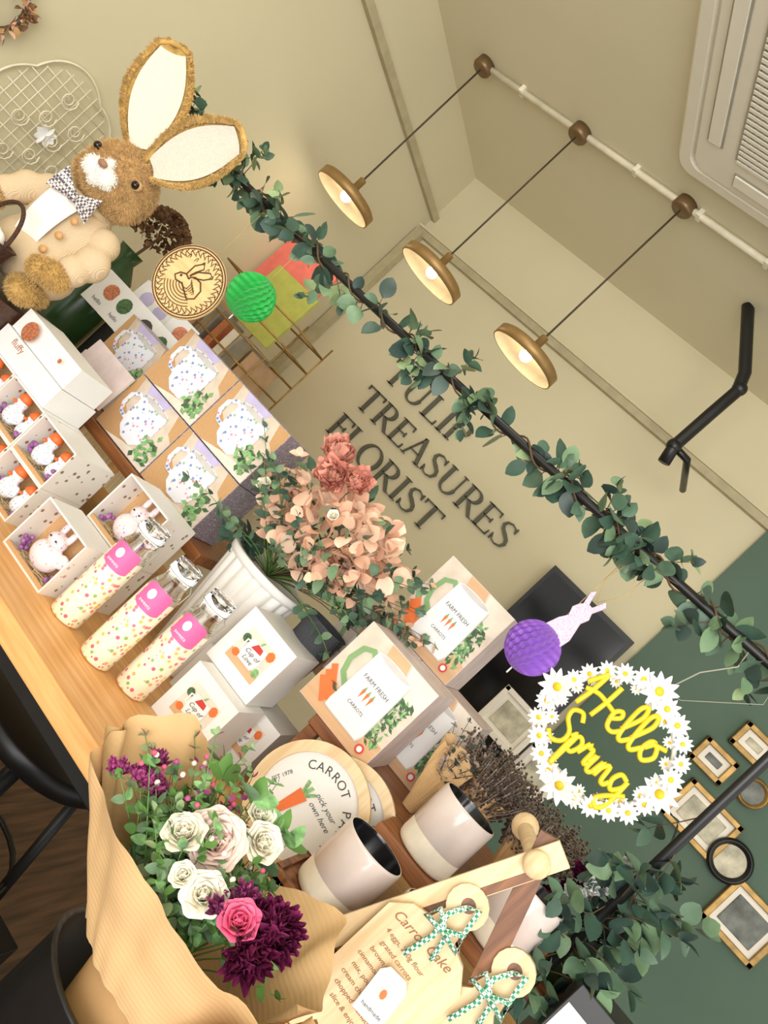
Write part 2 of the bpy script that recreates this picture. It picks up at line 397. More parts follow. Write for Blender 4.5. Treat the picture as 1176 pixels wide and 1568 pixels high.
g=G("wall_mounted_screen",(-.32,2.93,-.03)); g.box((0,0,0),(.38,.05,.7),M['black']); g.box((0,-.026,0),(.35,.004,.66),M['blackgloss']); g.box((0,.035,0),(.1,.04,.2),M['black']); g.finish()
def frame(name,x,z,w,h,mf,ma,rnd=False,y=2.965):
    g=G(name,(x,y,z))
    if rnd:
        g.lathe([(w*.72,0),(w,.004),(w*1.02,.015),(w*.9,.026),(w*.72,.014)],mf,Rx(pi/2),40)
        g.lathe([(0,.012),(w*.74,.012)],ma,Rx(pi/2),40)
    else:
        t=.02
        for sx in(-1,1): g.box((sx*(w/2-t/2),0,0),(t,.03,h),mf); g.box((0,0,sx*(h/2-t/2)),(w,.03,t),mf)
        g.box((0,.004,0),(w-.02,.01,h-.02),M['cream']); g.box((0,-.002,0),(w-.075,.008,h-.075),ma)
    g.finish(bevel=.003)
frame("picture_frame",.31,.23,.13,.10,M['gold'],M['artd'])
frame("picture_frame",.41,.065,.21,.16,M['gold'],M['art'])
frame("round_picture_frame",.55,.04,.07,.07,M['black'],M['art'],True)
frame("picture_frame",.70,-.06,.2,.18,M['gold'],M['artd'])
frame("picture_frame",.36,.36,.13,.1,M['gold'],M['art'])
frame("round_picture_frame",.455,.245,.05,.05,M['gold'],M['artd'],True)
frame("framed_illustration",-.22,-.18,.19,.17,M['cream'],M['art'],y=2.885)
frame("framed_illustration",-.04,-.24,.16,.15,M['cream'],M['art'],y=2.96)
g=G("wire_flower_wall_art",(-1.985,1.47,.03))
P=[]
for i in range(120):
    a=2*pi*i/120; r=.17*(1+.13*abs(math.sin(2.5*a))); P.append((0,r*math.cos(a),r*math.sin(a)))
g.tube(P,.003,M['wirew'],6,closed=True)
for i in range(-5,6):
    h=math.sqrt(max(0,.17**2-(i*.03)**2))
    g.tube([(0,i*.03,-h),(0.004,i*.03,h)],.0015,M['wirew'],5); g.tube([(0,-h,i*.03),(.004,h,i*.03)],.0015,M['wirew'],5)
for i in range(9):
    a=i*2.4; r=.13*math.sqrt((i+.3)/9); cy,cz=r*math.cos(a),r*math.sin(a)
    g.tube([(.006+.0008*k,cy+(.004+.0011*k)*math.cos(k*.7),cz+(.004+.0011*k)*math.sin(k*.7)) for k in range(20)],.002,M['wirew'],5)
for k in range(8):
    a=k*pi/4; g.leaf(aim((.01,0,0),(0.1,math.cos(a),math.sin(a)),pi/2),.03,.02,M['white'],bend=-.1)
g.finish()
g=G("dried_wall_wreath",(-1.975,1.165,.16))
g.tube([(0,.06*math.cos(2*pi*i/24),.06*math.sin(2*pi*i/24)) for i in range(24)],.006,M['stem'],6,closed=True)
for i in range(120):
    a=U(0,2*pi); p=Vector((U(-.01,.015),.06*math.cos(a)+U(-.01,.01),.06*math.sin(a)+U(-.01,.01))); g.leaf(aim(p,(U(.2,1),U(-1,1),U(-1,1)),U(0,3)),.022,.014,random.choice([M['hyd'],M['peach'][2],M['kraftd']]))
g.finish()
# ------------------------------------------------------------ table
g=G("display_table",(-.42,1.4,-.5))
g.box((0,0,-.02),(2.8,.8,.04),M['oak'])
g.box((0,-.37,-.055),(2.74,.025,.03),M['black']); g.box((0,.37,-.055),(2.74,.025,.03),M['black'])
for sx in(-1.35,0.3,1.35):
    g.box((sx,0,-.055),(.03,.72,.03),M['black'])
    for sy in(-.37,.37): g.box((sx,sy,-.47),(.03,.03,.86),M['black'])
g.finish(bevel=.003)
def riser(name,x0,x1,y0,y1,z,m):
    g=G(name,((x0+x1)/2,(y0+y1)/2,-.5)); w=x1-x0; d=y1-y0; h=z+.5
    g.box((0,0,h-.0125),(w,d,.024),m)
    for sx in(-1,1):
        for sy in(-1,1): g.box((sx*(w/2-.015),sy*(d/2-.015),(h-.025)/2),(.024,.024,h-.025),m)
    g.finish(bevel=.002)
riser("wooden_display_riser",-.325,.36,1.315,1.74,-.311,M['brownw'])
riser("wooden_display_riser",-1.46,-.72,1.37,1.74,-.311,M['brownw'])
riser("small_wooden_riser",-.115,.16,1.2,1.305,-.311,M['brownw'])
g=G("dark_wooden_crate",(-1.44,1.185,-.5))
g.box((0,0,.24),(.35,.36,.02),M['darkbox'])
for i in range(5):
    g.box((0,-.172,.025+i*.048),(.35,.012,.04),M['darkbox']); g.box((0,.172,.025+i*.048),(.35,.012,.04),M['darkbox'])
for sx in(-1,1): g.box((sx*.169,0,.115),(.012,.33,.23),M['darkbox'])
g.finish()
# ------------------------------------------------------------ printed boxes
def mugprint(g,w,h,X):
    X=X@Sc(w,1,h)
    g.p2([(0,0),(1,0),(1,1),(0,1)],M['prmid'],1,X)
    g.p2([(0,0),(.7,0),(.45,.28),(.15,.5),(.08,1),(0,1)],M['bask'],2,X); g.p2([(.8,1),(1,1),(1,.62),(.88,.7)],M['bask'],2,X)
    g.p2([(.2,1),(.24,.86),(.42,.92),(.56,.84),(.66,1)],M['lav'],2.5,X)
    g.p2([(.2,.0),(1,0),(1,.2),(.5,.1)],M['prpale'],2.6,X)
    for i in range(34):
        a=U(0,pi*2); px,pz=U(.7,.95),U(.08,.5)
        g.p2([(px,pz),(px+.05*math.cos(a)-.03*math.sin(a),pz+.06*math.sin(a)+.03*math.cos(a)),(px+.11*math.cos(a),pz+.12*math.sin(a)),(px+.05*math.cos(a)+.035*math.sin(a),pz+.06*math.sin(a)-.035*math.cos(a))] if px+.11*math.cos(a)<1 and pz+.12*math.sin(a)>0 else [(px-.04,pz),(px,pz-.06),(px+.04,pz),(px,pz+.06)],M['prng'] if i%3 else M['prng2'],3+i*.15,X)
    g.ribbon([(.3,.74),(.2,.78),(.11,.68),(.11,.5),(.18,.38),(.3,.36)],.06,M['ditsyp'],0,6,X)
    P=[(.25,.83),(.25,.42),(.3,.24),(.42,.13),(.6,.13),(.7,.24),(.75,.42),(.75,.83)]+[(.5+.25*math.cos(a),.83+.06*math.sin(a)) for a in [pi*i/8 for i in range(1,8)]]
    g.p2(P,M['ditsyp'],5,X); g.d2(.5,.83,.225,.045,M['prshade'],6,20,X)
def mugbox(x,y,z,w=.176,d=.11,h=.139):
    g=G("floral_mug_gift_box",(x,y,z))
    g.box((w/2,d/2,h/2),(w,d,h),M['ditsyside']); mugprint(g,w-.002,h-.002,T(.001,0,.001)); g.finish()
for i in range(2):
    for j in range(2): mugbox(-1.136+i*.178,1.385,-.31+j*.141)
g=G("white_flat_gift_box",(-1.40,1.5,-.31)); g.box((.1,.06,.03),(.2,.12,.06),M['white']); g.finish(bevel=.002)
mugbox(-1.385,1.51,-.249)
def jugprint(g,w,h,X):
    X=X@Sc(w,1,h)
    g.p2([(0,0),(1,0),(1,1),(0,1)],M['prmid'],1,X); g.p2([(0,0),(1,0),(1,.26),(0,.34)],M['prwood'],2,X)
    g.p2([(.32,1),(.6,1),(.7,.7),(.4,.7)],M['prwood'],2,X); g.p2([(.62,1),(1,1),(1,.7),(.74,.62)],M['prpale'],2,X)
    for i in range(80):
        a=U(0,2*pi); px,pz=U(.76,.93),U(.18,.72); l=U(.03,.06)
        g.p2([(px-l*math.cos(a),pz-l*math.sin(a)),(px-l*.4*math.sin(a),pz+l*.4*math.cos(a)),(px+l*math.cos(a),pz+l*math.sin(a)),(px+l*.4*math.sin(a),pz-l*.4*math.cos(a))],M['prng2'] if R()<.6 else M['prng'],3+i*.025,X)
    for k in range(3):
        g.p2([(.02,.42-.08*k),(.07,.47-.08*k),(.3-.03*k,.22-.05*k),(.27-.03*k,.18-.05*k)],M['orange'],5.2+k*.1,X)
    g.ribbon([(.34,.74),(.24,.82),(.14,.76),(.11,.6),(.16,.46),(.31,.36)],.06,M['hand'],0,6,X)
    P=[(.27,.12),(.75,.12),(.78,.2),(.76,.85),(.28,.85),(.26,.2)]
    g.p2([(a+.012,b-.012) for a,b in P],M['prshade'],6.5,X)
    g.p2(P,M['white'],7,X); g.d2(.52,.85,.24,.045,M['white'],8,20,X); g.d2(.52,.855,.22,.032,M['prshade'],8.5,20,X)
    g.text("FARM FRESH",.065,M['ink'],X@T(.52,-.0036,.6)); g.text("CARROTS",.05,M['ink'],X@T(.52,-.0036,.32))
    for q in(-.06,0,.06): g.p2([(.5+q,.5),(.54+q,.5),(.52+q,.4)],M['orange'],9,X); g.p2([(.505+q,.5),(.535+q,.5),(.52+q,.55)],M['hand'],9,X)
    g.d2(.85,.1,.05,.05,M['red'],9,10,X); g.d2(.85,.1,.03,.03,M['white'],10,10,X)
def jugbox(x,y,z,w=.166,d=.165,h=.172):
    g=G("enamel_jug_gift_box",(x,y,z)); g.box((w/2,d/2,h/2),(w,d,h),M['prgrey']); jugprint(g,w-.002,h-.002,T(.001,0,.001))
    g.finish()
jugbox(-.37,1.305,-.311); jugbox(-.47,1.485,-.311,d=.16); jugbox(-.302,1.487,-.311,d=.16); jugbox(-.41,1.495,-.138,.17,.16,.178)
def whitebox(x,y,z,s=.111):
    g=G("white_mug_gift_box",(x,y,z)); g.box((s/2,s/2,s/2),(s,s,s),M['white'])
    X=T(.0,0,0)@Sc(s,1,s)
    g.p2([(.2,.22),(.82,.22),(.82,.8),(.2,.8)],M['prpale'],1,X)
    g.p2([(.2,.22),(.82,.22),(.82,.36),(.2,.38)],M['prwood'],2,X)
    g.d2(.27,.62,.07,.07,M['prng2'],3,9,X); g.d2(.74,.7,.07,.08,M['orange'],3,9,X); g.d2(.3,.36,.07,.06,M['orange'],3,9,X); g.d2(.75,.38,.06,.07,M['prng'],3,9,X)
    g.ribbon([(.38,.64),(.3,.62),(.3,.48),(.38,.46)],.03,M['white'],0,4,X)
    g.p2([(.37,.34),(.66,.34),(.7,.5),(.68,.7),(.36,.7),(.34,.5)],M['white'],5,X)
    g.p2([(.42,.58),(.62,.6),(.6,.68),(.48,.69)],M['red'],6,X); g.p2([(.5,.7),(.53,.7),(.56,.78),(.52,.76)],M['prng'],6,X)
    g.text("Cup of",.1,M['ink'],X@T(.52,-.003,.52),shear=.3); g.text("Love",.1,M['ink'],X@T(.52,-.003,.42),shear=.3)
    g.finish(bevel=.0012)
whitebox(-.501,1.222,-.5); whitebox(-.453,1.352,-.5,.104); whitebox(-.565,1.352,-.5,.104); whitebox(-.523,1.27,-.388,.117)
def ceramic_bunny(g,X,m):
    V,F,Nn=blob([((0,0,.032),(.028,.024,.032)),((.0,-.006,.07),(.018,.017,.018)),((-.009,0,.095),(.006,.005,.02)),((.011,0,.095),(.006,.005,.02)),((.028,0,.05),(.012,.006,.016))],.003,2)
    g.add(V,F,m,X)
    for q in(-.007,.007): g.sph((q,-.023,.073),.002,M['eye'],X,8)
def duck(g,X):
    V,F,Nn=blob([((0,0,.022),(.024,.022,.022)),((0,-.004,.05),(.016,.016,.016)),((.022,0,.026),(.01,.008,.014))],.003,2)
    g.add(V,F,M['ditsy'],X); g.sph((-.006,-.021,.048),.006,M['orange'],X,8,sc=(1,1.4,.6)); g.lathe([(.015,.056),(.0175,.06),(.014,.068),(.007,.074),(0,.075)],M['orange'],X@T(0,-.004,0),14)
def figbox(name,x,y,z,w,d,h,kind,side):
    g=G(name,(x,y,z)); t=.003
    g.box((t/2,d/2,h/2),(t,d,h),side); g.box((w-t/2,d/2,h/2),(t,d,h),side)
    g.box((w/2,d/2,t/2),(w-2*t,d,t),side); g.box((w/2,d/2,h-t/2),(w-2*t,d,t),M['white']); g.box((w/2,d*.62,h/2),(w-2*t,t,h-2*t),M['bask'])
    g.box((w/2,.004,.006),(w-2*t,.004,.008),M['bask'])
    for i in range(40): g.box((0,0,0),(.03,.0012,.0012),M['string'],T(U(.02,w-.02),U(.012,d*.5),U(.006,.014))@Rz(U(0,3)))
    k=(h/.11)
    if kind=='b': ceramic_bunny(g,T(w*.5,d*.3,.008)@Sc(k*1.15,k*.9,k*.86),M['bunnydots'])
    else:
        duck(g,T(w*.32,d*.26,.006)@Sc(k*1.05,k*1.0,k*1.25)); duck(g,T(w*.72,d*.28,.006)@Sc(k*.95,k*.95,k*1.1))
    for i in range(14):
        px=random.choice([U(.01,.025),U(w-.025,w-.01)]); g.sph((px,U(.008,.03),U(.012,.035)),.0045,M['purple'],n=8)
    g.finish()
figbox("bunny_figurine_gift_box",-.858,1.11,-.5,.122,.088,.11,'b',M['taupedots'])
figbox("bunny_figurine_gift_box",-.847,1.204,-.5,.122,.1,.109,'b',M['taupedots'])
figbox("bunny_figurine_gift_box",-.847,1.204,-.39,.122,.1,.11,'b',M['taupedots'])
for i in range(3):
    for j in range(2): figbox("duck_figurine_gift_box",-1.037-i*.115,1.16,-.5+j*.0875,.113,.12,.087,'d',M['taupedots'])
g=G("white_gift_box",(-1.262,1.165,-.325))
g.box((.1025,.055,.024),(.205,.11,.048),M['white']); g.box((.1025,.057,.074),(.195,.1,.05),M['white'])
g.d2(.06,.072,.02,.02,M['copper'],16,24); g.text("fluffy",.02,M['copper'],T(.06,-.0005,.035)); g.d2(.16,.08,.005,.005,M['copper'],16,10)
g.finish(bevel=.0015)
g=G("rose_print_box_lid",(-1.27,1.36,-.29)); g.box((.07,.003,.05),(.14,.006,.1),M['prgrey'],Rx(-.1)); g.finish()
def bottle(x,y):
    g=G("glass_sweet_bottle",(x,y,-.499)); h=.205; r=.03
    g.lathe([(0,0),(r-.002,0),(r,.003),(r,.146),(r-.002,.15),(0,.15)],M['sweet'],n=32)
    g.lathe([(r,.15),(r-.003,.163),(r*.75,.175),(r*.72,.188),(r*.85,.192),(r*.85,h-.004),(r*.8,h)],M['clear'],n=32)
    g.lathe([(0,h-.014),(r*.7,h-.014),(r*.7,h+.004),(r*.8,h+.006),(r*.78,h+.01),(0,h+.012)],M['clear'],n=24)
    g.tube([(r*.86*math.cos(a),r*.86*math.sin(a),h-.012) for a in [2*pi*i/20 for i in range(20)]],.0012,M['acg'],5,closed=True)
    g.tube([(r*.9,0,h-.012),(r*1.15,0,h-.02),(r*1.1,0,h-.045),(r*.95,0,h-.05)],.0012,M['acg'],5)
    V=[];F=[];n=10;rr_=r+.0012
    for i in range(n+1):
        a=math.radians(-140+100*i/n)+.35
        t=abs(2*i/n-1); e=.005*(t**4)
        V+=[(rr_*math.cos(a),rr_*math.sin(a),.118+e),(rr_*math.cos(a),rr_*math.sin(a),.164-e)]
    for i in range(n): F.append((2*i,2*i+2,2*i+3,2*i+1))
    g.add(V,F,M['pink'])
    a=-pi/2+.22; X=T((rr_+.0006)*math.cos(a),(rr_+.0006)*math.sin(a),.141)@Rz(a+pi/2)
    g.d2(-.003,.006,.007,.009,M['white'],1,12,X); g.text("sweets",.009,M['white'],X@T(0,-.001,-.012))
    g.finish()
bottle(-.69,1.142); bottle(-.598,1.145); bottle(-.537,1.19)
# ------------------------------------------------------------ flowers
def qz(c,d):
    zz=Vector(d).normalized(); q=Vector((0,0,1)).rotation_difference(zz).to_matrix().to_4x4(); return T(*c)@q
def rose(g,c,d,r,m,n=5,lay=5,open_=1.0):
    A=qz(c,d)
    for l in range(lay):
        f=(l+1)/lay; k=4+(l//2)
        for i in range(k):
            a=2*pi*i/k+l*.9+U(-.15,.15); tilt=math.radians(96-50*f*open_)+U(-.06,.06)
            g.petal(A@Rz(a)@T(0,r*(.02+.38*f),-r*.1*f)@Rx(tilt),r*(.72+.1*f),r*(.5+.85*f),m,cup=.3,curl=.0+.45*f,seg=7,wd=6,ruf=.02,full=True)
    g.sph((0,0,r*.3),r*.2,m,A,10,sc=(1,1,1.6))
def carn(g,c,d,r,m,n=130,w=.42):
    A=qz(c,d)
    for i in range(n):
        t=math.sqrt(R()); a=U(0,2*pi); g.petal(A@Rz(a)@Rx(math.radians(88-80*t)+U(-.2,.2)),r*U(.85,1.1),r*w,m,cup=.6,curl=-.1,seg=4,wd=4,ruf=.12)
def sprig(g,p0,d,L,leafs,lw,ms,stm=None,rad=.0012,ll=.03,droop=.15,rnd=.62,start=1):
    p=Vector(p0); d=Vector(d).normalized(); P=[p.copy()]
    n=leafs
    for i in range(n):
        d=(d+Vector((U(-.12,.12),U(-.12,.12),U(-.12,.12)-droop*.3))).normalized(); p=p+d*L/n; P.append(p.copy())
        if i<start: continue
        k=1-.45*i/n
        for s_ in (1,-1):
            o=d.orthogonal().normalized(); o.rotate(Matrix.Rotation(i*1.6+U(-.4,.4)+(0 if s_>0 else pi),3,d))
            g.leaf(aim(p,(o+d*.55).normalized(),U(-1,1)),ll*k,lw*k,random.choice(ms),bend=U(-.1,.35),fold=U(.1,.35),p=.75,rnd=rnd)
    g.leaf(aim(p,d,U(0,3)),ll*.6,lw*.5,random.choice(ms))
    g.tube(P,[rad*(1-.6*i/n) for i in range(n+1)],stm or M['stem'],5)
g=G("potted_flower_arrangement",(-.615,1.42,-.499))
g.lathe([(0,0),(.058,0),(.06,.004),(.088,.245)],M['ceramic'],n=144,f=lambda a,z:(.93+.08*abs(math.sin(a*9))) if z>.003 else 1)
g.lathe([(.087,.243),(.093,.246),(.095,.26),(.085,.262),(.078,.24),(0,.235)],M['ceramic'],n=48)
base=Vector((0,-.0,.25))
for i in range(30):
    a=U(0,2*pi); t=U(.1,1.0); d=Vector((math.cos(a)*t*.8+.25,math.sin(a)*t*.5-.2,U(.6,1)))
    sprig(g,base,d,U(.16,.25),7,.03,M['peach'],ll=.03,start=2)
for i in range(250):
    a=U(0,2*pi);b=math.acos(U(-1,1)); d=Vector((math.cos(a)*math.sin(b),math.sin(a)*math.sin(b),math.cos(b)))
    rad=U(.6,1); p=Vector((.06+.14*d.x*rad,-.07+.07*d.y*rad,.405+.085*d.z*rad+.2*(.13*d.x*rad)))
    dd=(d+Vector((U(-.9,.9),U(-1.1,.3),U(-.9,.9)))).normalized(); L=U(.026,.038)
    g.leaf(aim(p,dd,U(0,3)),L,L*U(.85,1.05),random.choice(M['peach']),bend=U(-.3,.5),fold=U(0,.3),p=.9,rnd=.5)
for i in range(60):
    a=U(0,2*pi);b=math.acos(U(-1,1)); d=Vector((math.cos(a)*math.sin(b),math.sin(a)*math.sin(b),math.cos(b)))
    p=Vector((.06+.14*d.x,-.07+.08*d.y,.405+.09*d.z)); dd=(d+Vector((U(-.9,.9),U(-1.1,.3),U(-.9,.9)))).normalized()
    g.leaf(aim(p,dd,U(0,3)),.03,.02,random.choice(M['l'][:3]),p=.8)
for i in range(40):
    a=U(0,2*pi); d=Vector((math.cos(a)*.95+.2,math.sin(a)*.6-.15,U(.45,1)))
    sprig(g,base,d,U(.2,.32),10,.022,M['l'][0:3],ll=.026,stm=M['stemg'],start=4)
for i in range(18):
    sprig(g,base,(U(.5,1.5),U(-.3,.2),U(.5,.9)),U(.28,.38),11,.024,M['l'][0:3]+[M['peach'][2]],ll=.027,start=5)
for i in range(5):
    sprig(g,base,(U(-1.2,-.4),U(-.6,.1),U(.1,.5)),U(.1,.15),5,.04,M['l'][0:2],ll=.042)
carn(g,(-.035,-.08,.505),(-.2,-1,.6),.042,M['coral'],60,.85); carn(g,(.0,-.12,.475),(.2,-1,.2),.042,M['coral'],60,.85); carn(g,(.035,-.11,.495),(.4,-1,.4),.036,M['coral'],50,.85)
rose(g,(-.075,-.13,.372),(-.2,-1,.5),.02,M['rosec'],4,4,.35); rose(g,(.07,-.15,.43),(.0,-1,.3),.014,M['rosec'],4,4,.35)
g.finish()
g=G("woven_grey_basket",(-.452,1.41,-.394)); g.lathe([(0,0),(.034,0),(.044,.17),(.047,.175),(.041,.175),(.032,.01),(0,.01)],M['rattan'],Sc(1,.9,1),28); g.finish()
def sign(x,y,z,full):
    g=G("carrot_patch_round_sign",(x,y,z),rx=-.16)
    r=.1
    g.lathe([(r*.82,.0),(r*.82,.014),(r,.014),(r,0),(0,0)],M['oaky'],Rx(pi/2),56,smooth=False)
    g.lathe([(0,.006),(r*.83,.006)],M['white'],Rx(pi/2),56,smooth=False)
    Y=-.0068
    w="CARROT PATCH"
    for i,c in enumerate(w):
        a=math.radians(132-i*13.0); g.text(c,.02,M['ink'],T(.064*math.cos(a)-.0,Y,.064*math.sin(a)-.002)@Ry(pi/2-a))
    X=T(-.025,Y,-.02)@Ry(.25)
    g.p2([(-.011,.03),(.011,.03),(.006,-.02),(0,-.04),(-.006,-.02)],M['orange'],1,X)
    for q in(-.012,0,.012): g.p2([(-.003+q*.3,.03),(.003+q*.3,.03),(q+.002,.048),(q-.004,.046)],M['prng'],1,X)
    g.text("pick your",.013,M['ink'],T(.02,Y,.022)@Ry(.15),shear=.4); g.text("own here",.013,M['ink'],T(.023,Y,.006)@Ry(.15),shear=.4)
    g.text("EST 1978",.009,M['ink'],T(-.062,Y,-.0)@Ry(-1.2))
    g.finish()
sign(-.172,1.285,-.392,0); sign(-.208,1.24,-.398,1)
def mug(x,y,z,name="stoneware_mug",k=1.0,ha=0):
    g=G(name,(x,y,z),rz=ha); r=.05*k; h=.105*k
    g.lathe([(0,0),(r*.9,0),(r*.97,.004),(r,.012),(r,h*.33)],M['mugbase'],n=48)
    g.lathe([(r,h*.33),(r*1.012,h*.335),(r*1.012,h*.96),(r*.99,h),(r*.95,h)],M['mugtop'],n=48)
    g.lathe([(r*.95,h),(r*.93,h*.96),(r*.92,.01),(0,.01)],M['mugin'],n=48)
    g.tube([(r*.95,.01,h*.78),(r*1.3,.02,h*.8),(r*1.5,.025,h*.6),(r*1.4,.025,h*.35),(r*.95,.01,h*.25)],.006,M['mugtop'],10)
    g.finish()
mug(-.088,1.137,-.425,ha=1.9); mug(-.044,1.253,-.310,k=.98,ha=1.2); mug(.098,1.253,-.31,k=.98,ha=.4); mug(.03,1.137,-.425,ha=-1.9)
g=G("wooden_slat_tray",(-.02,1.13,-.5))
g.box((0,0,.068),(.27,.13,.01),M['walnut'])
for q in(-1,1): g.box((0,q*.06,.04),(.27,.01,.08),M['walnut']); g.box((q*.13,0,.04),(.01,.12,.08),M['walnut'])
g.tube([(-.12+.015*i,-.068,.06+.008*math.sin(i)) for i in range(17)],.004,M['wick'],6)
g.finish(bevel=.001)
g=G("wooden_handle_frame",(.06,1.05,-.5))
g.box((0,0,.19),(.032,.01,.40),M['oaky'],T(0,0,.345)@Ry(math.radians(22))@T(0,0,-.345-.01))
g.box((.010,-.0055,.25),(.010,.001,.2),M['walnut'],T(0,0,.345)@Ry(math.radians(22))@T(0,0,-.345-.01))
g.box((0,0,.19),(.026,.01,.38),M['walnut'],T(0,.011,.345)@Ry(math.radians(-20))@T(0,0,-.345))
g.tube([(0,-.005,.345),(-.035,.12,.345)],.011,M['oaky'],14); g.sph((-.036,.125,.346),.019,M['oaky']); g.sph((0,-.012,.345),.017,M['oaky'],sc=(1,.6,1))
g.finish(bevel=.002)
def board(x,y,w,h,rz,txt,nm="engraved_chopping_board"):
    g=G(nm,(x,y,-.498),rz=rz,rx=-.08)
    hw=w/2; P=[(-hw+.012,0),(hw-.012,0),(hw,.012),(hw,h-.03),(hw-.02,h-.008),(.02,h),(.016,h+.02)]
    P+=[(.026*math.cos(a),h+.04+.026*math.sin(a)) for a in [math.radians(-40+260*i/12) for i in range(13)]]
    P+=[(-.016,h+.02),(-.02,h),(-hw+.02,h-.008),(-hw,h-.03),(-hw,.012)]
    n=len(P); V=[(a,0,b) for a,b in P]+[(a,.012,b) for a,b in P]
    g.add(V,[(i,(i+1)%n,n+(i+1)%n,n+i) for i in range(n)],M['oaky'],I4,False)
    g.add([(a,0,b) for a,b in P],[tuple(range(n))],M['oaky'],I4,False); g.add([(a,.012,b) for a,b in P],[tuple(range(n-1,-1,-1))],M['oaky'],I4,False)
    g.d2(0,h+.042,.009,.009,M['walnut'],1,16)
    if txt:
        g.text("Carrot Cake",.017,M['inkb'],T(-.008,-.001,h-.026)@Ry(-.1),shear=.4)
        for i,t in enumerate(["4 eggs, 250g flour","grated carrots","brown sugar, oil","cinnamon & nutmeg","mix, pour & bake","cream cheese icing","chopped walnuts","slice & enjoy"]): g.text(t,.009,M['inkb'],T(-.012,-.001,h-.05-i*.014),shear=.2)
    z0=h+.04
    g.tube([(0,-.003,z0),(-.01,-.012,z0-.02),(-.004,-.012,z0-.05),(-.012,-.01,z0-.09)],.0035,M['ribbon'],6)
    g.tube([(0,-.003,z0),(.012,-.012,z0+.01),(.018,-.01,z0-.02),(.006,-.012,z0-.035),(.014,-.008,z0-.07)],.0035,M['ribbon'],6)
    for q in(-1,1): g.tube([(0,-.012,z0-.035),(q*.02,-.018,z0-.022),(q*.026,-.018,z0-.04),(0,-.014,z0-.038)],.0035,M['ribbon'],6)
    X=T(.006,-.012,z0-.14)@Ry(-.15)
    g.p2([(-.02,-.03),(.02,-.03),(.02,.022),(.012,.032),(-.012,.032),(-.02,.022)],M['white'],1,X)
    g.d2(0,.004,.009,.009,M['prgrey'],2,12,X); g.d2(0,.004,.004,.006,M['orange'],3,8,X); g.text("handmade",.007,M['ink'],X@T(0,-.0015,-.018))
    g.finish()
board(.042,1.018,.128,.208,0,True); board(.126,1.03,.075,.2,-.08,False,"small_chopping_board")
for (x,y,z,n) in((-.06,1.42,-.31,190),(.06,1.44,-.31,190)):
    g=G("dried_lavender_bunch",(x,y,z))
    g.lathe([(.015,0),(.02,.01),(.045,.11),(.05,.12)],M['kraft'],n=24,f=lambda a,z:1+.1*math.sin(5*a+z*30),smooth=False)
    for i in range(n):
        a=U(0,2*pi); t=math.sqrt(R()); d=Vector((math.cos(a)*t*.55,math.sin(a)*t*.55,1)).normalized(); L=U(.12,.19)
        g.tube([(0,0,.04),tuple(d*(L-.04)),tuple(d*L)],.0008,M['lavd'],3,cap=False)
        for k in range(10):
            q=d*(L-.04+.005*k)+Vector((U(-.006,.006),U(-.006,.006),0)); e=U(.002,.0036)
            g.add([(q.x-e,q.y,q.z),(q.x,q.y-e,q.z+.001),(q.x+e,q.y,q.z),(q.x,q.y+e,q.z-.001),(q.x,q.y,q.z+e*1.3),(q.x,q.y,q.z-e)],[(0,1,4),(1,2,4),(2,3,4),(3,0,4),(0,1,5),(1,2,5),(2,3,5),(3,0,5)],M['lavd'])
    g.finish()
g=G("kraft_wrapped_bunch",(-.118,1.38,-.31))
V=[];F=[]
for j in range(6):
    for i in range(25):
        a=2*pi*i/24; r=.012+.026*j/5*(1+.25*math.sin(5*a+j)); V.append((r*math.cos(a),r*.6*math.sin(a),.026*j+.01*math.sin(3*a)*j/5))
for j in range(5):
    for i in range(24): b=j*25+i; F.append((b,b+1,b+26,b+25))
g.add(V,F,M['kraft'],I4,False)
for i in range(16): sprig(g,(0,0,.05),(U(-.4,.4),U(-.3,.2),1),U(.09,.13),7,.01,[M['lavd'],M['l'][3]],ll=.014)
g.finish()
g=G("white_and_burgundy_dried_flowers",(.215,1.40,-.31))
g.lathe([(0,0),(.03,0),(.035,.08),(.03,.08),(.028,.01),(0,.01)],M['bottleg'],n=20)
for i in range(14): sprig(g,(0,0,.07),(U(-.7,.3),U(-.6,.2),U(.6,1)),U(.1,.16),7,.02,[M['l'][3],M['l'][0]],ll=.025)
for i in range(14): carn(g,(U(-.085,-.02),U(-.1,-.03),.15+U(-.03,.07)),(U(-.5,.3),-1,U(.2,.9)),.018,M['petw'],14,.7)
for i in range(7): carn(g,(-.09+U(-.02,.02),-.05,.13+U(-.05,.04)),(-.2,-1,.3),.018,M['carn'],40)
g.finish()
g=G("illustrated_black_box",(.27,1.24,-.499)); g.box((0,.04,.13),(.11,.1,.26),M['black']); g.M=T(-.05,-.0105,.13); g.p2([(0,0),(.1,0),(.1,.1),(0,.1)],M['cream'],1)
g.p2([(0,0),(.1,0),(.1,.03),(0,.04)],M['prwood'],2); g.d2(.035,.055,.02,.028,M['redcard'],3,14); g.d2(.072,.05,.018,.024,M['copper'],3,10); g.d2(.05,.08,.02,.012,M['prng'],4,10); g.M=I4; g.finish(bevel=.002)
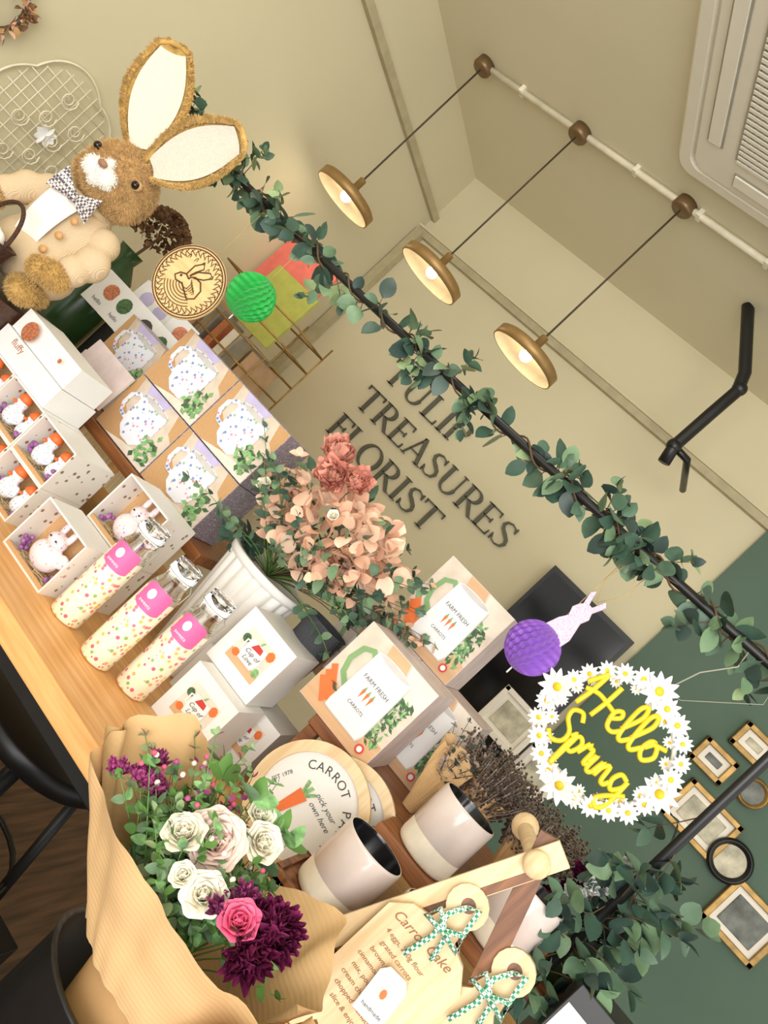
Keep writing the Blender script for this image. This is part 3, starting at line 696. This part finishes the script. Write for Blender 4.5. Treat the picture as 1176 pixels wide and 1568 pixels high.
# ------------------------------------------------------------ kraft bouquet
g=G("kraft_wrapped_bouquet",(-.165,.80,-.9))
def sheet(a0,a1,rb,rx,ry,z0,zf,m,n=70,k=16,cx=0,cb=.045,pl=.03):
    V=[];F=[]
    for j in range(k+1):
        t=j/k
        for i in range(n+1):
            a=a0+(a1-a0)*i/n; r=rb+(1-rb)*t
            w=1+pl*math.sin(9*a)*t+.02*math.sin(17*a+1)*t+.05*noise.noise(Vector((a*3,t*3,rx*50)))
            V.append((cb*(1-t)+cx*t+rx*r*w*math.cos(a),ry*r*w*math.sin(a),z0+(zf(a)-z0)*t+.006*noise.noise(Vector((a*5,t,3)))))
    for j in range(k):
        for i in range(n): b=j*(n+1)+i; F.append((b,b+1,b+n+2,b+n+1))
    g.add(V,F,m)
tri=lambda a,c,w:max(0,1-abs(math.atan2(math.sin(a-c),math.cos(a-c)))/w)
sheet(pi*.92,pi*2.12,.5,.18,.095,.405,lambda a:.515+.025*tri(a,pi*1.02,.5)+.02*tri(a,pi*1.95,.5),M['kraft'],cx=.01)
sheet(-.3,pi+.35,.45,.172,.125,.405,lambda a:.535+.05*tri(a,2.55,.5)+.045*tri(a,.75,.5)-.02*tri(a,1.6,.5),M['kraft'],cx=.0)
sheet(-1.0,.5,.45,.21,.13,.405,lambda a:.515+.055*tri(a,-.1,.6),M['kraft'],cx=.02,n=34)
g.lathe([(.0,.0),(.03,.0),(.04,.3),(.06,.41),(0,.41)],M['kraftd'],T(.045,0,0)@Sc(1,.6,1),n=32)
b0=Vector((.04,0,.415))
def toward(x,y,z): return Vector((x,y,z))-b0
for i in range(120):
    a=U(0,2*pi); t=math.sqrt(R()); v=toward(-.01+math.cos(a)*t*.12,math.sin(a)*t*.07,U(.525,.56)); sprig(g,b0,v,v.length,8,.016,[M['l'][2],M['prng'],M['l'][4],M['stemg']],ll=.021,stm=M['stemg'],droop=0,start=4)
for i in range(14): v=toward(U(-.14,-.06),U(-.0,.07),U(.55,.60)); sprig(g,b0,v,v.length,16,.012,[M['l'][4],M['prng'],M['mauve'],M['prng']],ll=.016,stm=M['stemg'],droop=0,start=8)
for i in range(6): v=toward(-.07+.022*i,.05,.585); sprig(g,b0,v,v.length,5,.036,[M['l'][2],M['stemg'],M['prng']],ll=.045,stm=M['stemg'],droop=0,start=3)
rose(g,(-.006,-.012,.55),(.1,-.8,.8),.031,M['rosep'],5,7); rose(g,(-.024,-.04,.543),(-.3,-.8,.7),.021,M['rosec'],5,6); rose(g,(.02,.03,.572),(.3,-.7,.8),.021,M['rosec'],5,6)
rose(g,(.035,-.06,.536),(.0,-1,.7),.021,M['rosec'],5,6); rose(g,(-.005,.045,.582),(.1,-.6,.8),.017,M['rosec'],5,5,.7); rose(g,(.01,-.065,.533),(-.2,-1,.6),.014,M['rosec'],5,5,.7)
carn(g,(.093,-.03,.55),(.2,-.8,.7),.036,M['carn'],170); carn(g,(.1,-.06,.54),(.3,-1,.5),.03,M['carn'],100); rose(g,(.075,-.068,.553),(-.1,-.9,.8),.02,M['hot'],5,5,.8)
carn(g,(.062,-.045,.555),(-.2,-.8,.7),.02,M['mauve'],60); carn(g,(.055,-.07,.545),(-.2,-.9,.7),.014,M['mauve'],50)
for i in range(6): carn(g,(-.1+U(-.025,.025),-.03+U(-.03,.04),.54+U(-.01,.01)),(-.2,-.6,1),.015,M['mauve'],45)
for i in range(40): p=(U(-.11,.05),U(-.06,.06),U(.55,.575)); g.sph(p,.003,random.choice([M['rosep'],M['hot'],M['mauve']]),n=8)
g.finish()
g=G("black_flower_bucket",(-.12,.80,-1.4)); g.lathe([(0,0),(.085,0),(.1,.88),(.104,.885),(.096,.885),(.08,.48),(0,.48)],M['black'],Sc(1,.8,1),n=36); g.finish()
g=G("black_shopping_bag",(-.38,.86,-1.4)); g.box((0,0,.36),(.22,.14,.72),M['black']); g.text("C",.1,M['white'],T(.03,-.072,.6)); g.tube([(-.05,-.05,.72),(-.04,-.05,.8),(.04,-.05,.8),(.05,-.05,.72)],.004,M['black']); g.finish(bevel=.004)
g=G("black_stool",(-.78,1.62,-1.4))
g.lathe([(0,.5),(.19,.5),(.2,.51),(.2,.545),(.19,.55),(0,.55)],M['black'],n=40)
for k in range(4):
    a=k*pi/2+.5; g.tube([(.14*math.cos(a),.14*math.sin(a),.5),(.2*math.cos(a),.2*math.sin(a),0)],.014,M['black'])
g.tube([(.175*math.cos(a),.175*math.sin(a),.2) for a in [2*pi*i/24 for i in range(24)]],.008,M['black'],6,closed=True)
g.finish()
# ------------------------------------------------------------ garland frame
g=G("eucalyptus_garland_stand",(0,1.3,0))
xl,xr=-1.52,.182
def barz(x): return .262-.012*math.sin(pi*(x-xl)/(xr-xl))
P=[(xl,.07,-.5),(xl,.07,.18),(xl+.01,.05,.24),(xl+.06,.0,.262)]+[(xl+.1+(xr-xl-.16)*i/24,0,barz(xl+.1+(xr-xl-.16)*i/24)) for i in range(25)]+[(xr-.01,0,.255),(xr,0,.235),(xr,0,-.5)]
g.tube(P,.008,M['black'],12)
for x in(xl,xr): g.box((x,.07 if x==xl else 0,-.494),(.03,.06,.01),M['black'])
vine=[]
n=200
for i in range(n):
    x=xl+.0+(xr-xl)*i/(n-1); a=i*.55; vine.append(Vector((x,.012*math.cos(a),barz(x)+.012*math.sin(a))))
g.tube(vine,.002,M['stem'],5)
for i in range(430):
    t=R(); j=int(t*(n-1)); p=vine[j]
    dens=.5+.5*math.sin(j*.33)+.3*math.sin(j*.13+1)
    if R()>dens*.9+.22: continue
    a=U(0,2*pi); d=Vector((U(-.7,.9),math.cos(a),math.sin(a))).normalized()
    L=U(.028,.048)
    g.tube([tuple(p),tuple(p+d*.014)],.0008,M['stem'],4,cap=False)
    g.leaf(aim(p+d*.012,d,U(-1.5,1.5)),L,L*U(.62,.88),random.choice(M['l'][:4]+M['l'][:3]),bend=U(-.1,.5),fold=U(0,.3),p=.9)
for i in range(34):
    x=xl+(xr-xl)*R(); a=U(0,2*pi)
    sprig(g,(x,0,barz(x)),(U(-1,1),U(-.6,.6),U(-.8,.8)),U(.05,.09),4,.032,M['l'],ll=.036)
for i in range(12): sprig(g,(-1.38+U(-.06,.08),0,.25),(U(-1,1),U(-.1,.5),U(-.3,1)),U(.06,.1),4,.034,M['l'][:3],ll=.04)
for i in range(34):
    z=U(-.42,.26) if i>18 else U(-.32,-.1); sprig(g,(xr,0,z),(U(-.6,.9),U(-.7,.4),U(-.8,.6)),U(.06,.11),4,.038,M['l'][:4],ll=.046)
g.finish()
def honey(name,x,z,r,m):
    g=G(name,(x,1.3,0)); n=44; k=22; V=[];F=[]
    for j in range(k+1):
        th=pi*j/k
        for i in range(n):
            a=2*pi*i/n; saw=((i+(j//2)%2*1)%2); rr2=r*(1 if saw else .8)
            V.append((rr2*math.sin(th)*math.cos(a),rr2*math.sin(th)*math.sin(a),z+r*math.cos(th)))
    for j in range(k):
        for i in range(n): F.append((j*n+i,j*n+(i+1)%n,(j+1)*n+(i+1)%n,(j+1)*n+i))
    g.add(V,F,m,I4,False); g.tube([(0,0,z+r),(0,0,barz(x)-.008)],.0007,M['string'],4); g.tube([(0,0,z-r),(0,0,z-r-.012)],.0015,M['white'],5)
    g.finish()
honey("green_honeycomb_paper_ball",-1.022,.10,.049,M['hgreen']); honey("purple_honeycomb_paper_ball",-.158,.024,.045,M['hpurple'])
g=G("carved_hare_wooden_disc",(-1.154,1.3,.032),rz=.2); r=.079
g.lathe([(0,-.003),(r,-.003),(r,.003),(0,.003)],M['cork'],Rx(pi/2),56,smooth=False)
def L2(P,w=.0022): g.ribbon([(a*r,b*r) for a,b in P],w,M['burn'],0,9)
for rr3 in(.97,.9): L2([(rr3*math.cos(2*pi*i/48),rr3*math.sin(2*pi*i/48)) for i in range(49)],.0028)
for i in range(34):
    a=2*pi*i/34
    L2([(.88*math.cos(a),.88*math.sin(a)),(.8*math.cos(a+.12),.8*math.sin(a+.12)),(.68*math.cos(a+.1),.68*math.sin(a+.1))],.0018); L2([(.86*math.cos(a+.1),.86*math.sin(a+.1)),(.72*math.cos(a-.05),.72*math.sin(a-.05))],.0018)
for k in range(7): L2([( (.62-.08*k)*math.cos(-2.6+1.9*i/12)+.0, (.62-.08*k)*math.sin(-2.6+1.9*i/12)-.05) for i in range(13)],.0019)
H=[(-.05,.05),(-.2,.1),(-.35,.02),(-.42,-.12),(-.3,-.2),(-.1,-.15),(.1,-.25),(.3,-.35),(.45,-.2),(.42,.05),(.25,.2),(.05,.2),(-.05,.12)]
L2(H+[H[0]],.0035); L2([(-.1,.12),(0,.35),(.25,.55),(.4,.5),(.25,.3),(.02,.15)],.0032); L2([(-.2,.1),(-.2,.4),(-.05,.62),(.05,.5),(-.05,.3),(-.1,.12)],.0032)
for k in range(5): L2([(.02+.06*k,.1-.04*k),(.1+.06*k,-.02-.03*k),(.1+.05*k,-.18)],.0019)
for k in range(5): L2([(-.5+.03*math.cos(t)+.24*(k)*.9, .55-.05*abs(k-2)+.1*math.sin(t)) for t in [j*.7 for j in range(6)]],.0016)
g.d2(-.28*r,-.02*r,.003,.003,M['burn'],9,10)
g.tube([(0,0,r),(0,0,.22)],.0008,M['string'],4); g.finish()
g=G("pink_bunny_hanging_ornament",(-.146,1.295,.095),ry=.1)
P=[(-.004,-.045),(-.022,-.045),(-.026,-.035),(-.02,-.01),(-.012,.005),(-.02,.018),(-.016,.03),(-.012,.034),(-.02,.055),(-.014,.062),(-.004,.04),(.004,.04),(.012,.062),(.02,.056),(.012,.034),(.018,.024),(.014,.01),(.02,-.005),(.026,-.02),(.024,-.045)]
P=[(a*.85,b) for a,b in P]; n=len(P)
g.add([(a,-.003,b) for a,b in P],[tuple(range(n))],M['glit'],I4,False); g.add([(a,.003,b) for a,b in P],[tuple(range(n-1,-1,-1))],M['glit'],I4,False)
g.add([(a,-.003,b) for a,b in P]+[(a,.003,b) for a,b in P],[(i,(i+1)%n,n+(i+1)%n,n+i) for i in range(n)],M['glit'],I4,False)
for s_ in(-1,1): g.tube([(0,0,.05),(s_*.02,0,.09),(s_*.015,0,.152)],.0007,M['string'],4)
g.finish()
g=G("daisy_wreath_hello_spring",(.017,1.3,.01))
g.tube([(.095*math.cos(2*pi*i/40),0,.095*math.sin(2*pi*i/40)) for i in range(40)],.004,M['petw'],6,closed=True)
def daisy(c,r,d):
    A=qz(c,d)@Rz(U(0,1)); n=11
    for i in range(n): g.petal(A@Rz(2*pi*i/n)@Rx(U(-.02,.25)),r,r*.42,M['petw'],cup=.2,curl=.1,seg=3,wd=2)
    g.sph((0,0,r*.06),r*.24,M['yel'],A,12,sc=(1,1,.5))
for i in range(24):
    a=2*pi*i/24; rr4=.102+U(-.004,.004); daisy((rr4*math.cos(a),-.008+U(-.008,.004),rr4*math.sin(a)),U(.016,.021) if i%6 else .031,(U(-.4,.4),-1,U(-.4,.4)))
for i in range(18):
    a=2*pi*i/18+.1; daisy((.088*math.cos(a),-.002,.088*math.sin(a)),U(.010,.013),(U(-.4,.4),-1,U(-.4,.4)))
def script(pts,X,w=.004):
    P=[];n=len(pts)
    for i in range(n-1):
        p0=pts[max(0,i-1)];p1=pts[i];p2=pts[i+1];p3=pts[min(n-1,i+2)]
        for k in range(5):
            t=k/5; f=lambda a,b,c,d:.5*((2*b)+(-a+c)*t+(2*a-5*b+4*c-d)*t*t+(-a+3*b-3*c+d)*t**3)
            P.append((f(p0[0],p1[0],p2[0],p3[0]),0,f(p0[1],p1[1],p2[1],p3[1])))
    P.append((pts[-1][0],0,pts[-1][1])); g.tube(P,w,M['ytext'],7,Mx=X)
def up(p,o): return [(x+o,y) for x,y in p]
Hh=[(-.1,.6),(.1,1.0),(.15,1.05),(.1,.5),(0,0)]; H2=[(.55,1.05),(.5,.5),(.42,.0)]; H3=[(-.05,.45),(.25,.55),(.55,.5),(.75,.45)]
e_=[(0,.25),(.2,.45),(.15,.6),(.02,.45),(.08,.1),(.25,.05),(.4,.25)]
l_=[(0,.25),(.2,.8),(.15,1.1),(.03,.9),(.04,.2),(.14,.02),(.3,.25)]
o_=[(0,.3),(.12,.55),(.02,.5),(-.02,.2),(.12,.03),(.28,.25),(.2,.5),(.1,.5),(.4,.6)]
def word(parts,ox,oz,sx,sz,rot=.08):
    c,s_=math.cos(rot),math.sin(rot)
    for pts in parts: script([((x*sx)*c-(z*sz)*s_+ox,(x*sx)*s_+(z*sz)*c+oz) for x,z in pts],T(0,-.014,0))
word([Hh,H2,H3,up(e_,.75),up(l_,1.1),up(l_,1.38),up(o_,1.72)],-.07,.004,.066,.06)
s_s=[(.5,.85),(.35,1.05),(.12,.95),(.15,.7),(.4,.45),(.4,.15),(.15,0),(-.05,.15)]
p_=[(0,.4),(.12,.55),(.08,-.1),(.04,-.5),(.06,.3),(.2,.55),(.35,.4),(.25,.1),(.1,.1)]
r_=[(0,.2),(.12,.6),(.16,.5),(.28,.5),(.28,.1),(.42,.2)]
i_=[(0,.2),(.1,.5),(.08,.1),(.18,.02),(.3,.2)]
n_=[(0,.1),(.08,.5),(.08,.05),(.12,.35),(.26,.5),(.3,.1),(.4,.05),(.48,.2)]
g_=[(.3,.5),(.1,.55),(.0,.3),(.12,.08),(.3,.3),(.32,.5),(.3,-.2),(.15,-.5),(-.02,-.35),(.2,-.05),(.5,.2)]
word([s_s,up(p_,.5),up(r_,.88),up(i_,1.22),up(n_,1.46),up(g_,1.95)],-.066,-.062,.057,.058)
g.tube([(.0,0,.1),(.02,0,.17),(.05,0,.215),(.045,0,.245)],.0012,M['acg'],5)
g.tube([(-.03,0,.1),(.03,0,.12),(.11,0,.2),(.1,0,.245)],.0006,M['acg'],4)
g.finish()
# ------------------------------------------------------------ plush rabbit
g=G("plush_rabbit",(-1.37,1.2,0)); g.M=Rz(.42)
hV,hF,hN=blob([((0,0,.066),(.078,.074,.074)),((0,-.045,.05),(.048,.04,.042)),((.042,-.015,.045),(.036,.036,.036)),((-.042,-.015,.045),(.036,.036,.036)),((0,0,.0),(.04,.038,.04))],.006,4)
g.add(hV,hF,M['furb']); fur(g,hV,hN,11000,.009,M['furt'],.0008); fur(g,hV,hN,9000,.009,M['furb'],.0008)
wV,wF,wN=blob([((-.017,-.084,.05),(.019,.017,.018)),((.017,-.084,.05),(.019,.017,.018)),((0,-.078,.034),(.014,.014,.011)),((0,-.078,.07),(.01,.012,.016))],.004,3)
g.add(wV,wF,M['furw']); fur(g,wV,wN,2200,.005,M['furw'],.0008)
g.sph((0,-.1,.065),.008,M['nose'],sc=(1.3,.8,.9))
for s_ in(-1,1):
    g.sph((s_*.052,-.058,.084),.0085,M['eye']); g.sph((s_*.053,-.052,.085),.0105,M['furb'])
g.M=I4
def ear(base,tip,W,nrm):
    b=Vector(base);t=Vector(tip);ax=(t-b);L=ax.length;ax.normalize();nr=Vector(nrm);nr=(nr-ax*nr.dot(ax)).normalized();sd=ax.cross(nr)
    def pt(u,v,o):
        w=W*.5*(.25+.75*math.sin(pi*min(1,(u*.93)**.95))) if u<.93 else W*.5*(.25+.75*math.sin(pi*.93*.93))*max(0,1-((u-.93)/.07)**2)**.5 if u<1 else 0
        return b+ax*(u*L)+sd*(v*w)+nr*(o+.1*W*v*v)
    K=14;J=6
    for o,m,sc_ in((.0,M['furg'],1),(.007,M['linen'],.78)):
        V=[];F=[]
        for i in range(K+1):
            u=i/K if sc_==1 else .06+.87*i/K
            for j in range(J+1): V.append(tuple(pt(u,(-1+2*j/J)*sc_,o)))
        for i in range(K):
            for j in range(J): a=i*(J+1)+j; F.append((a,a+1,a+J+2,a+J+1))
        g.add(V,F,m)
    V=[];F=[]
    for i in range(K+1):
        for j in range(J+1): V.append(tuple(pt(i/K,(-1+2*j/J),-.006)))
    for i in range(K):
        for j in range(J): a=i*(J+1)+j; F.append((a,a+J+1,a+J+2,a+1))
    g.add(V,F,M['furg'])
    rim=[tuple(pt(i/24*.995,-1,.002)) for i in range(25)]+[tuple(pt((24-i)/24*.995,1,.002)) for i in range(25)]
    g.tube(rim,.006,M['furg'],8)
    rv=[];rn=[]
    for i in range(700):
        u=R(); v=random.choice((-1,1)); p=pt(u,v*U(.88,1.05),.006); rv.append(tuple(p)); rn.append(tuple(nr*.7+sd*v*.8))
    fur(g,rv,rn,4500,.007,M['furg'],.0009,grav=0); fur(g,rv,rn,2800,.007,M['furt'],.0009,grav=0)
ear((-.018,.0,.128),(-.19,.02,.352),.125,(.62,-.8,.0)); ear((.035,.0,.125),(.17,-.02,.298),.12,(.6,-.85,.25))
g.M=Rz(.42)
bV,bF,bN=blob([((0,0,-.09),(.085,.072,.1)),((0,0,-.03),(.06,.05,.05)),((0,-.01,-.16),(.095,.08,.07))],.007,5)
g.add(bV,bF,M['jacket'])
sV=[];sF=[]
for i in range(9):
    z=-.012-.15*i/8; w=.034*(1-.3*i/8)
    for j in range(5):
        u=-1+2*j/4; y=-math.sqrt(max(.001,1-((z+.09)/.118)**2))*.079-.007+ (u*w/.085)**2*.02; sV.append((u*w-.014,y,z))
for i in range(8):
    for j in range(4): a=i*5+j; sF.append((a,a+1,a+6,a+5))
g.add(sV,sF,M['shirt'])
for z,x in((-.05,.034),(-.09,.033),(-.13,.031)): g.lathe([(0,.004),(.007,.004),(.008,0)],M['button'],T(x,-.083,z)@Rx(pi/2),14)
for s_ in(-1,1):
    g.add([(0,-.086,-.012),(s_*.045,-.09,.016),(s_*.052,-.088,-.04),(s_*.045,-.1,-.011),(0,-.086,-.024)],[(0,1,3),(1,2,3),(3,2,4),(0,3,4)],M['bow'],I4,False)
g.sph((0,-.09,-.018),.011,M['bow'])
g.tube([(.042*math.cos(a),-.01+.046*math.sin(a),-.01) for a in [2*pi*i/20 for i in range(20)]],.008,M['jacket'],8,closed=True)
def limb(parts,m,f=False):
    V,F,Nn=blob(parts,.006,4); g.add(V,F,m)
    if f: fur(g,V,Nn,2600,.007,M['furt'],.0008); fur(g,V,Nn,2500,.007,M['furg'],.0008)
limb([((-.075,-.01,-.045),(.034,.034,.034)),((-.105,-.025,-.075),(.032,.032,.036)),((-.118,-.04,-.105),(.03,.03,.03))],M['jacket'])
limb([((-.122,-.055,-.13),(.025,.026,.024)),((-.125,-.07,-.142),(.02,.022,.018))],M['furg'],True)
limb([((.072,-.01,-.045),(.036,.036,.036)),((.095,-.035,-.085),(.037,.035,.038)),((.09,-.06,-.12),(.032,.032,.032))],M['jacket'])
limb([((.082,-.08,-.15),(.03,.03,.025)),((.062,-.098,-.158),(.026,.026,.022))],M['furg'],True)
limb([((.05,-.04,-.21),(.036,.055,.027)),((.06,-.08,-.215),(.028,.033,.024))],M['furg'],True)
limb([((-.055,-.04,-.21),(.036,.055,.027)),((-.065,-.08,-.215),(.028,.033,.024))],M['furg'],True)
g.finish()
g=G("small_wicker_basket",(-1.335,1.06,-.248)); g.lathe([(0,0),(.038,0),(.05,.07),(.054,.077),(.046,.077),(.036,.008),(0,.008)],M['wick'],n=28)
for q in((-.018,.012),(.02,-.006),(0,-.022)): g.sph((q[0],q[1],.068),.02,M['white'],sc=(1,1,1.25))
g.tube([(.049*math.cos(a),0,.07+.08*math.sin(a)) for a in [pi*i/16 for i in range(17)]],.004,M['wick'],8); g.finish()
g=G("dried_hydrangea_vase",(-1.64,1.62,-.499)); g.lathe([(0,0),(.055,0),(.075,.1),(.08,.3),(.06,.42),(.03,.46),(.035,.49),(.028,.49),(0,.45)],M['bottleg'],n=36)
for i in range(460):
    a=U(0,2*pi);b=U(-.4,pi/2); d=Vector((math.cos(a)*math.cos(b),math.sin(a)*math.cos(b),math.sin(b))); g.petal(aim(Vector((.03,0,.56))+d*.065,(d+Vector((U(-.6,.6),U(-.6,.6),U(-.6,.6)))).normalized(),U(0,3)),.022,.02,M['hyd'],seg=2,wd=2)
g.tube([(0,0,.4),(.03,0,.56)],.004,M['stem']); g.finish()
for i in range(7):
    g=G("greeting_card",(-1.54+.065*(i%4)+.02*(i//4),1.56+.04*(i//4)+.012*i,-.13+.05*(i//4)),rz=U(-.3,.5),rx=-.15)
    g.box((0,0,0),(.075,.004,.1),M['white']); g.M=T(0,-.0025,0)
    g.d2(U(-.01,.01),.01,.02,.022,random.choice([M['ink'],M['prng2'],M['lav'],M['copper']]),1,12); g.text("hello",.015,M['ink'],T(0,-.001,-.03)); g.finish()
g=G("card_stand",(-1.4,1.69,-.31)); g.box((0,0,.065),(.3,.1,.125),M['black']); g.finish()
g=G("storage_cabinet",(-1.76,2.5,-1.4)); g.box((0,0,.63),(.44,.8,1.26),M['oak']) 
for q in(-1,1): g.box((.223,q*.19,.63),(.01,.36,1.2),M['oaky'])
g.box((0,-.403,.63),(.4,.01,1.2),M['oaky']); g.finish(bevel=.004)
g=G("gold_wire_magazine_rack",(-1.74,2.35,-.14))
for k in range(5):
    z=.05+k*.075
    g.tube([(-.2,-.12,z),(.2,-.12,z),(.22,.1,z),(-.2,.1,z)],.0035,M['gold'],6,closed=True)
for i in range(7): g.tube([(-.2+.067*i,-.12,0),(-.2+.067*i,-.12,.2)],.0028,M['gold'],5)
for i in range(4): g.tube([(-.2+.14*i,.1,0),(-.2+.14*i,.1,.4)],.0035,M['gold'],5)
for i,(m,w,h) in enumerate([(M['tan'],.05,.24),(M['greyb'],.04,.22),(M['copper'],.03,.2),(M['cream'],.04,.2),(M['greyb'],.05,.21),(M['tan'],.04,.19)]):
    g.box((-.16+.06*i,0,h/2),(w,.16,h),m)
g.box((-.11,.06,.47),(.27,.012,.32),M['redcard'],Rx(-.05)); g.box((-.05,.03,.36),(.23,.012,.25),M['lime'],Rx(-.05))
g.finish()
# ------------------------------------------------------------ lights / world / camera
w=bpy.data.worlds.new("w"); SC.world=w; w.use_nodes=True; w.node_tree.nodes["Background"].inputs[0].default_value=(1,.985,.95,1); w.node_tree.nodes["Background"].inputs[1].default_value=1.1
def area(name,loc,tgt,size,e,col=(1,1,1)):
    l=bpy.data.lights.new(name,'AREA'); l.size=size; l.energy=e; l.color=col
    o=bpy.data.objects.new(name,l); COL.objects.link(o); o.location=Vector(loc)+Vector((0,0,CZ)); d=Vector(tgt)-Vector(loc); o.rotation_euler=d.to_track_quat('-Z','Y').to_euler()
area("window_light",(1.2,-1.6,.9),(-.5,1.4,-.3),1.8,52,(1,.99,.97))
area("added_ceiling_fill",(.6,-2.0,-.2),(-.6,2.4,1.2),2.2,85,(1,.985,.96))  # added unseen fill behind the camera, aimed up to brighten the ceiling
area("ceiling_downlight",(-1.0,.9,1.25),(-1.0,1.4,-.5),.5,6,(1,.96,.88))
cam=bpy.data.cameras.new("camera"); co=bpy.data.objects.new("camera",cam); COL.objects.link(co)
yaw=math.radians(21); Fw=Vector((-math.sin(yaw),math.cos(yaw),0)); Rt=Vector((math.cos(yaw),math.sin(yaw),0)); Zu=Vector((0,0,1))
sa=math.sin(math.radians(43.3)); ca=math.cos(math.radians(43.3))
X=Rt*sa+Zu*ca; Y=-Rt*ca+Zu*sa; Zc=-Fw
m=Matrix((X,Y,Zc)).transposed().to_4x4(); m.translation=Vector((0,0,CZ)); co.matrix_world=m
cam.sensor_width=36; cam.lens=36*1250/1600; cam.clip_start=.02
SC.camera=co
SC.view_settings.view_transform='Standard'
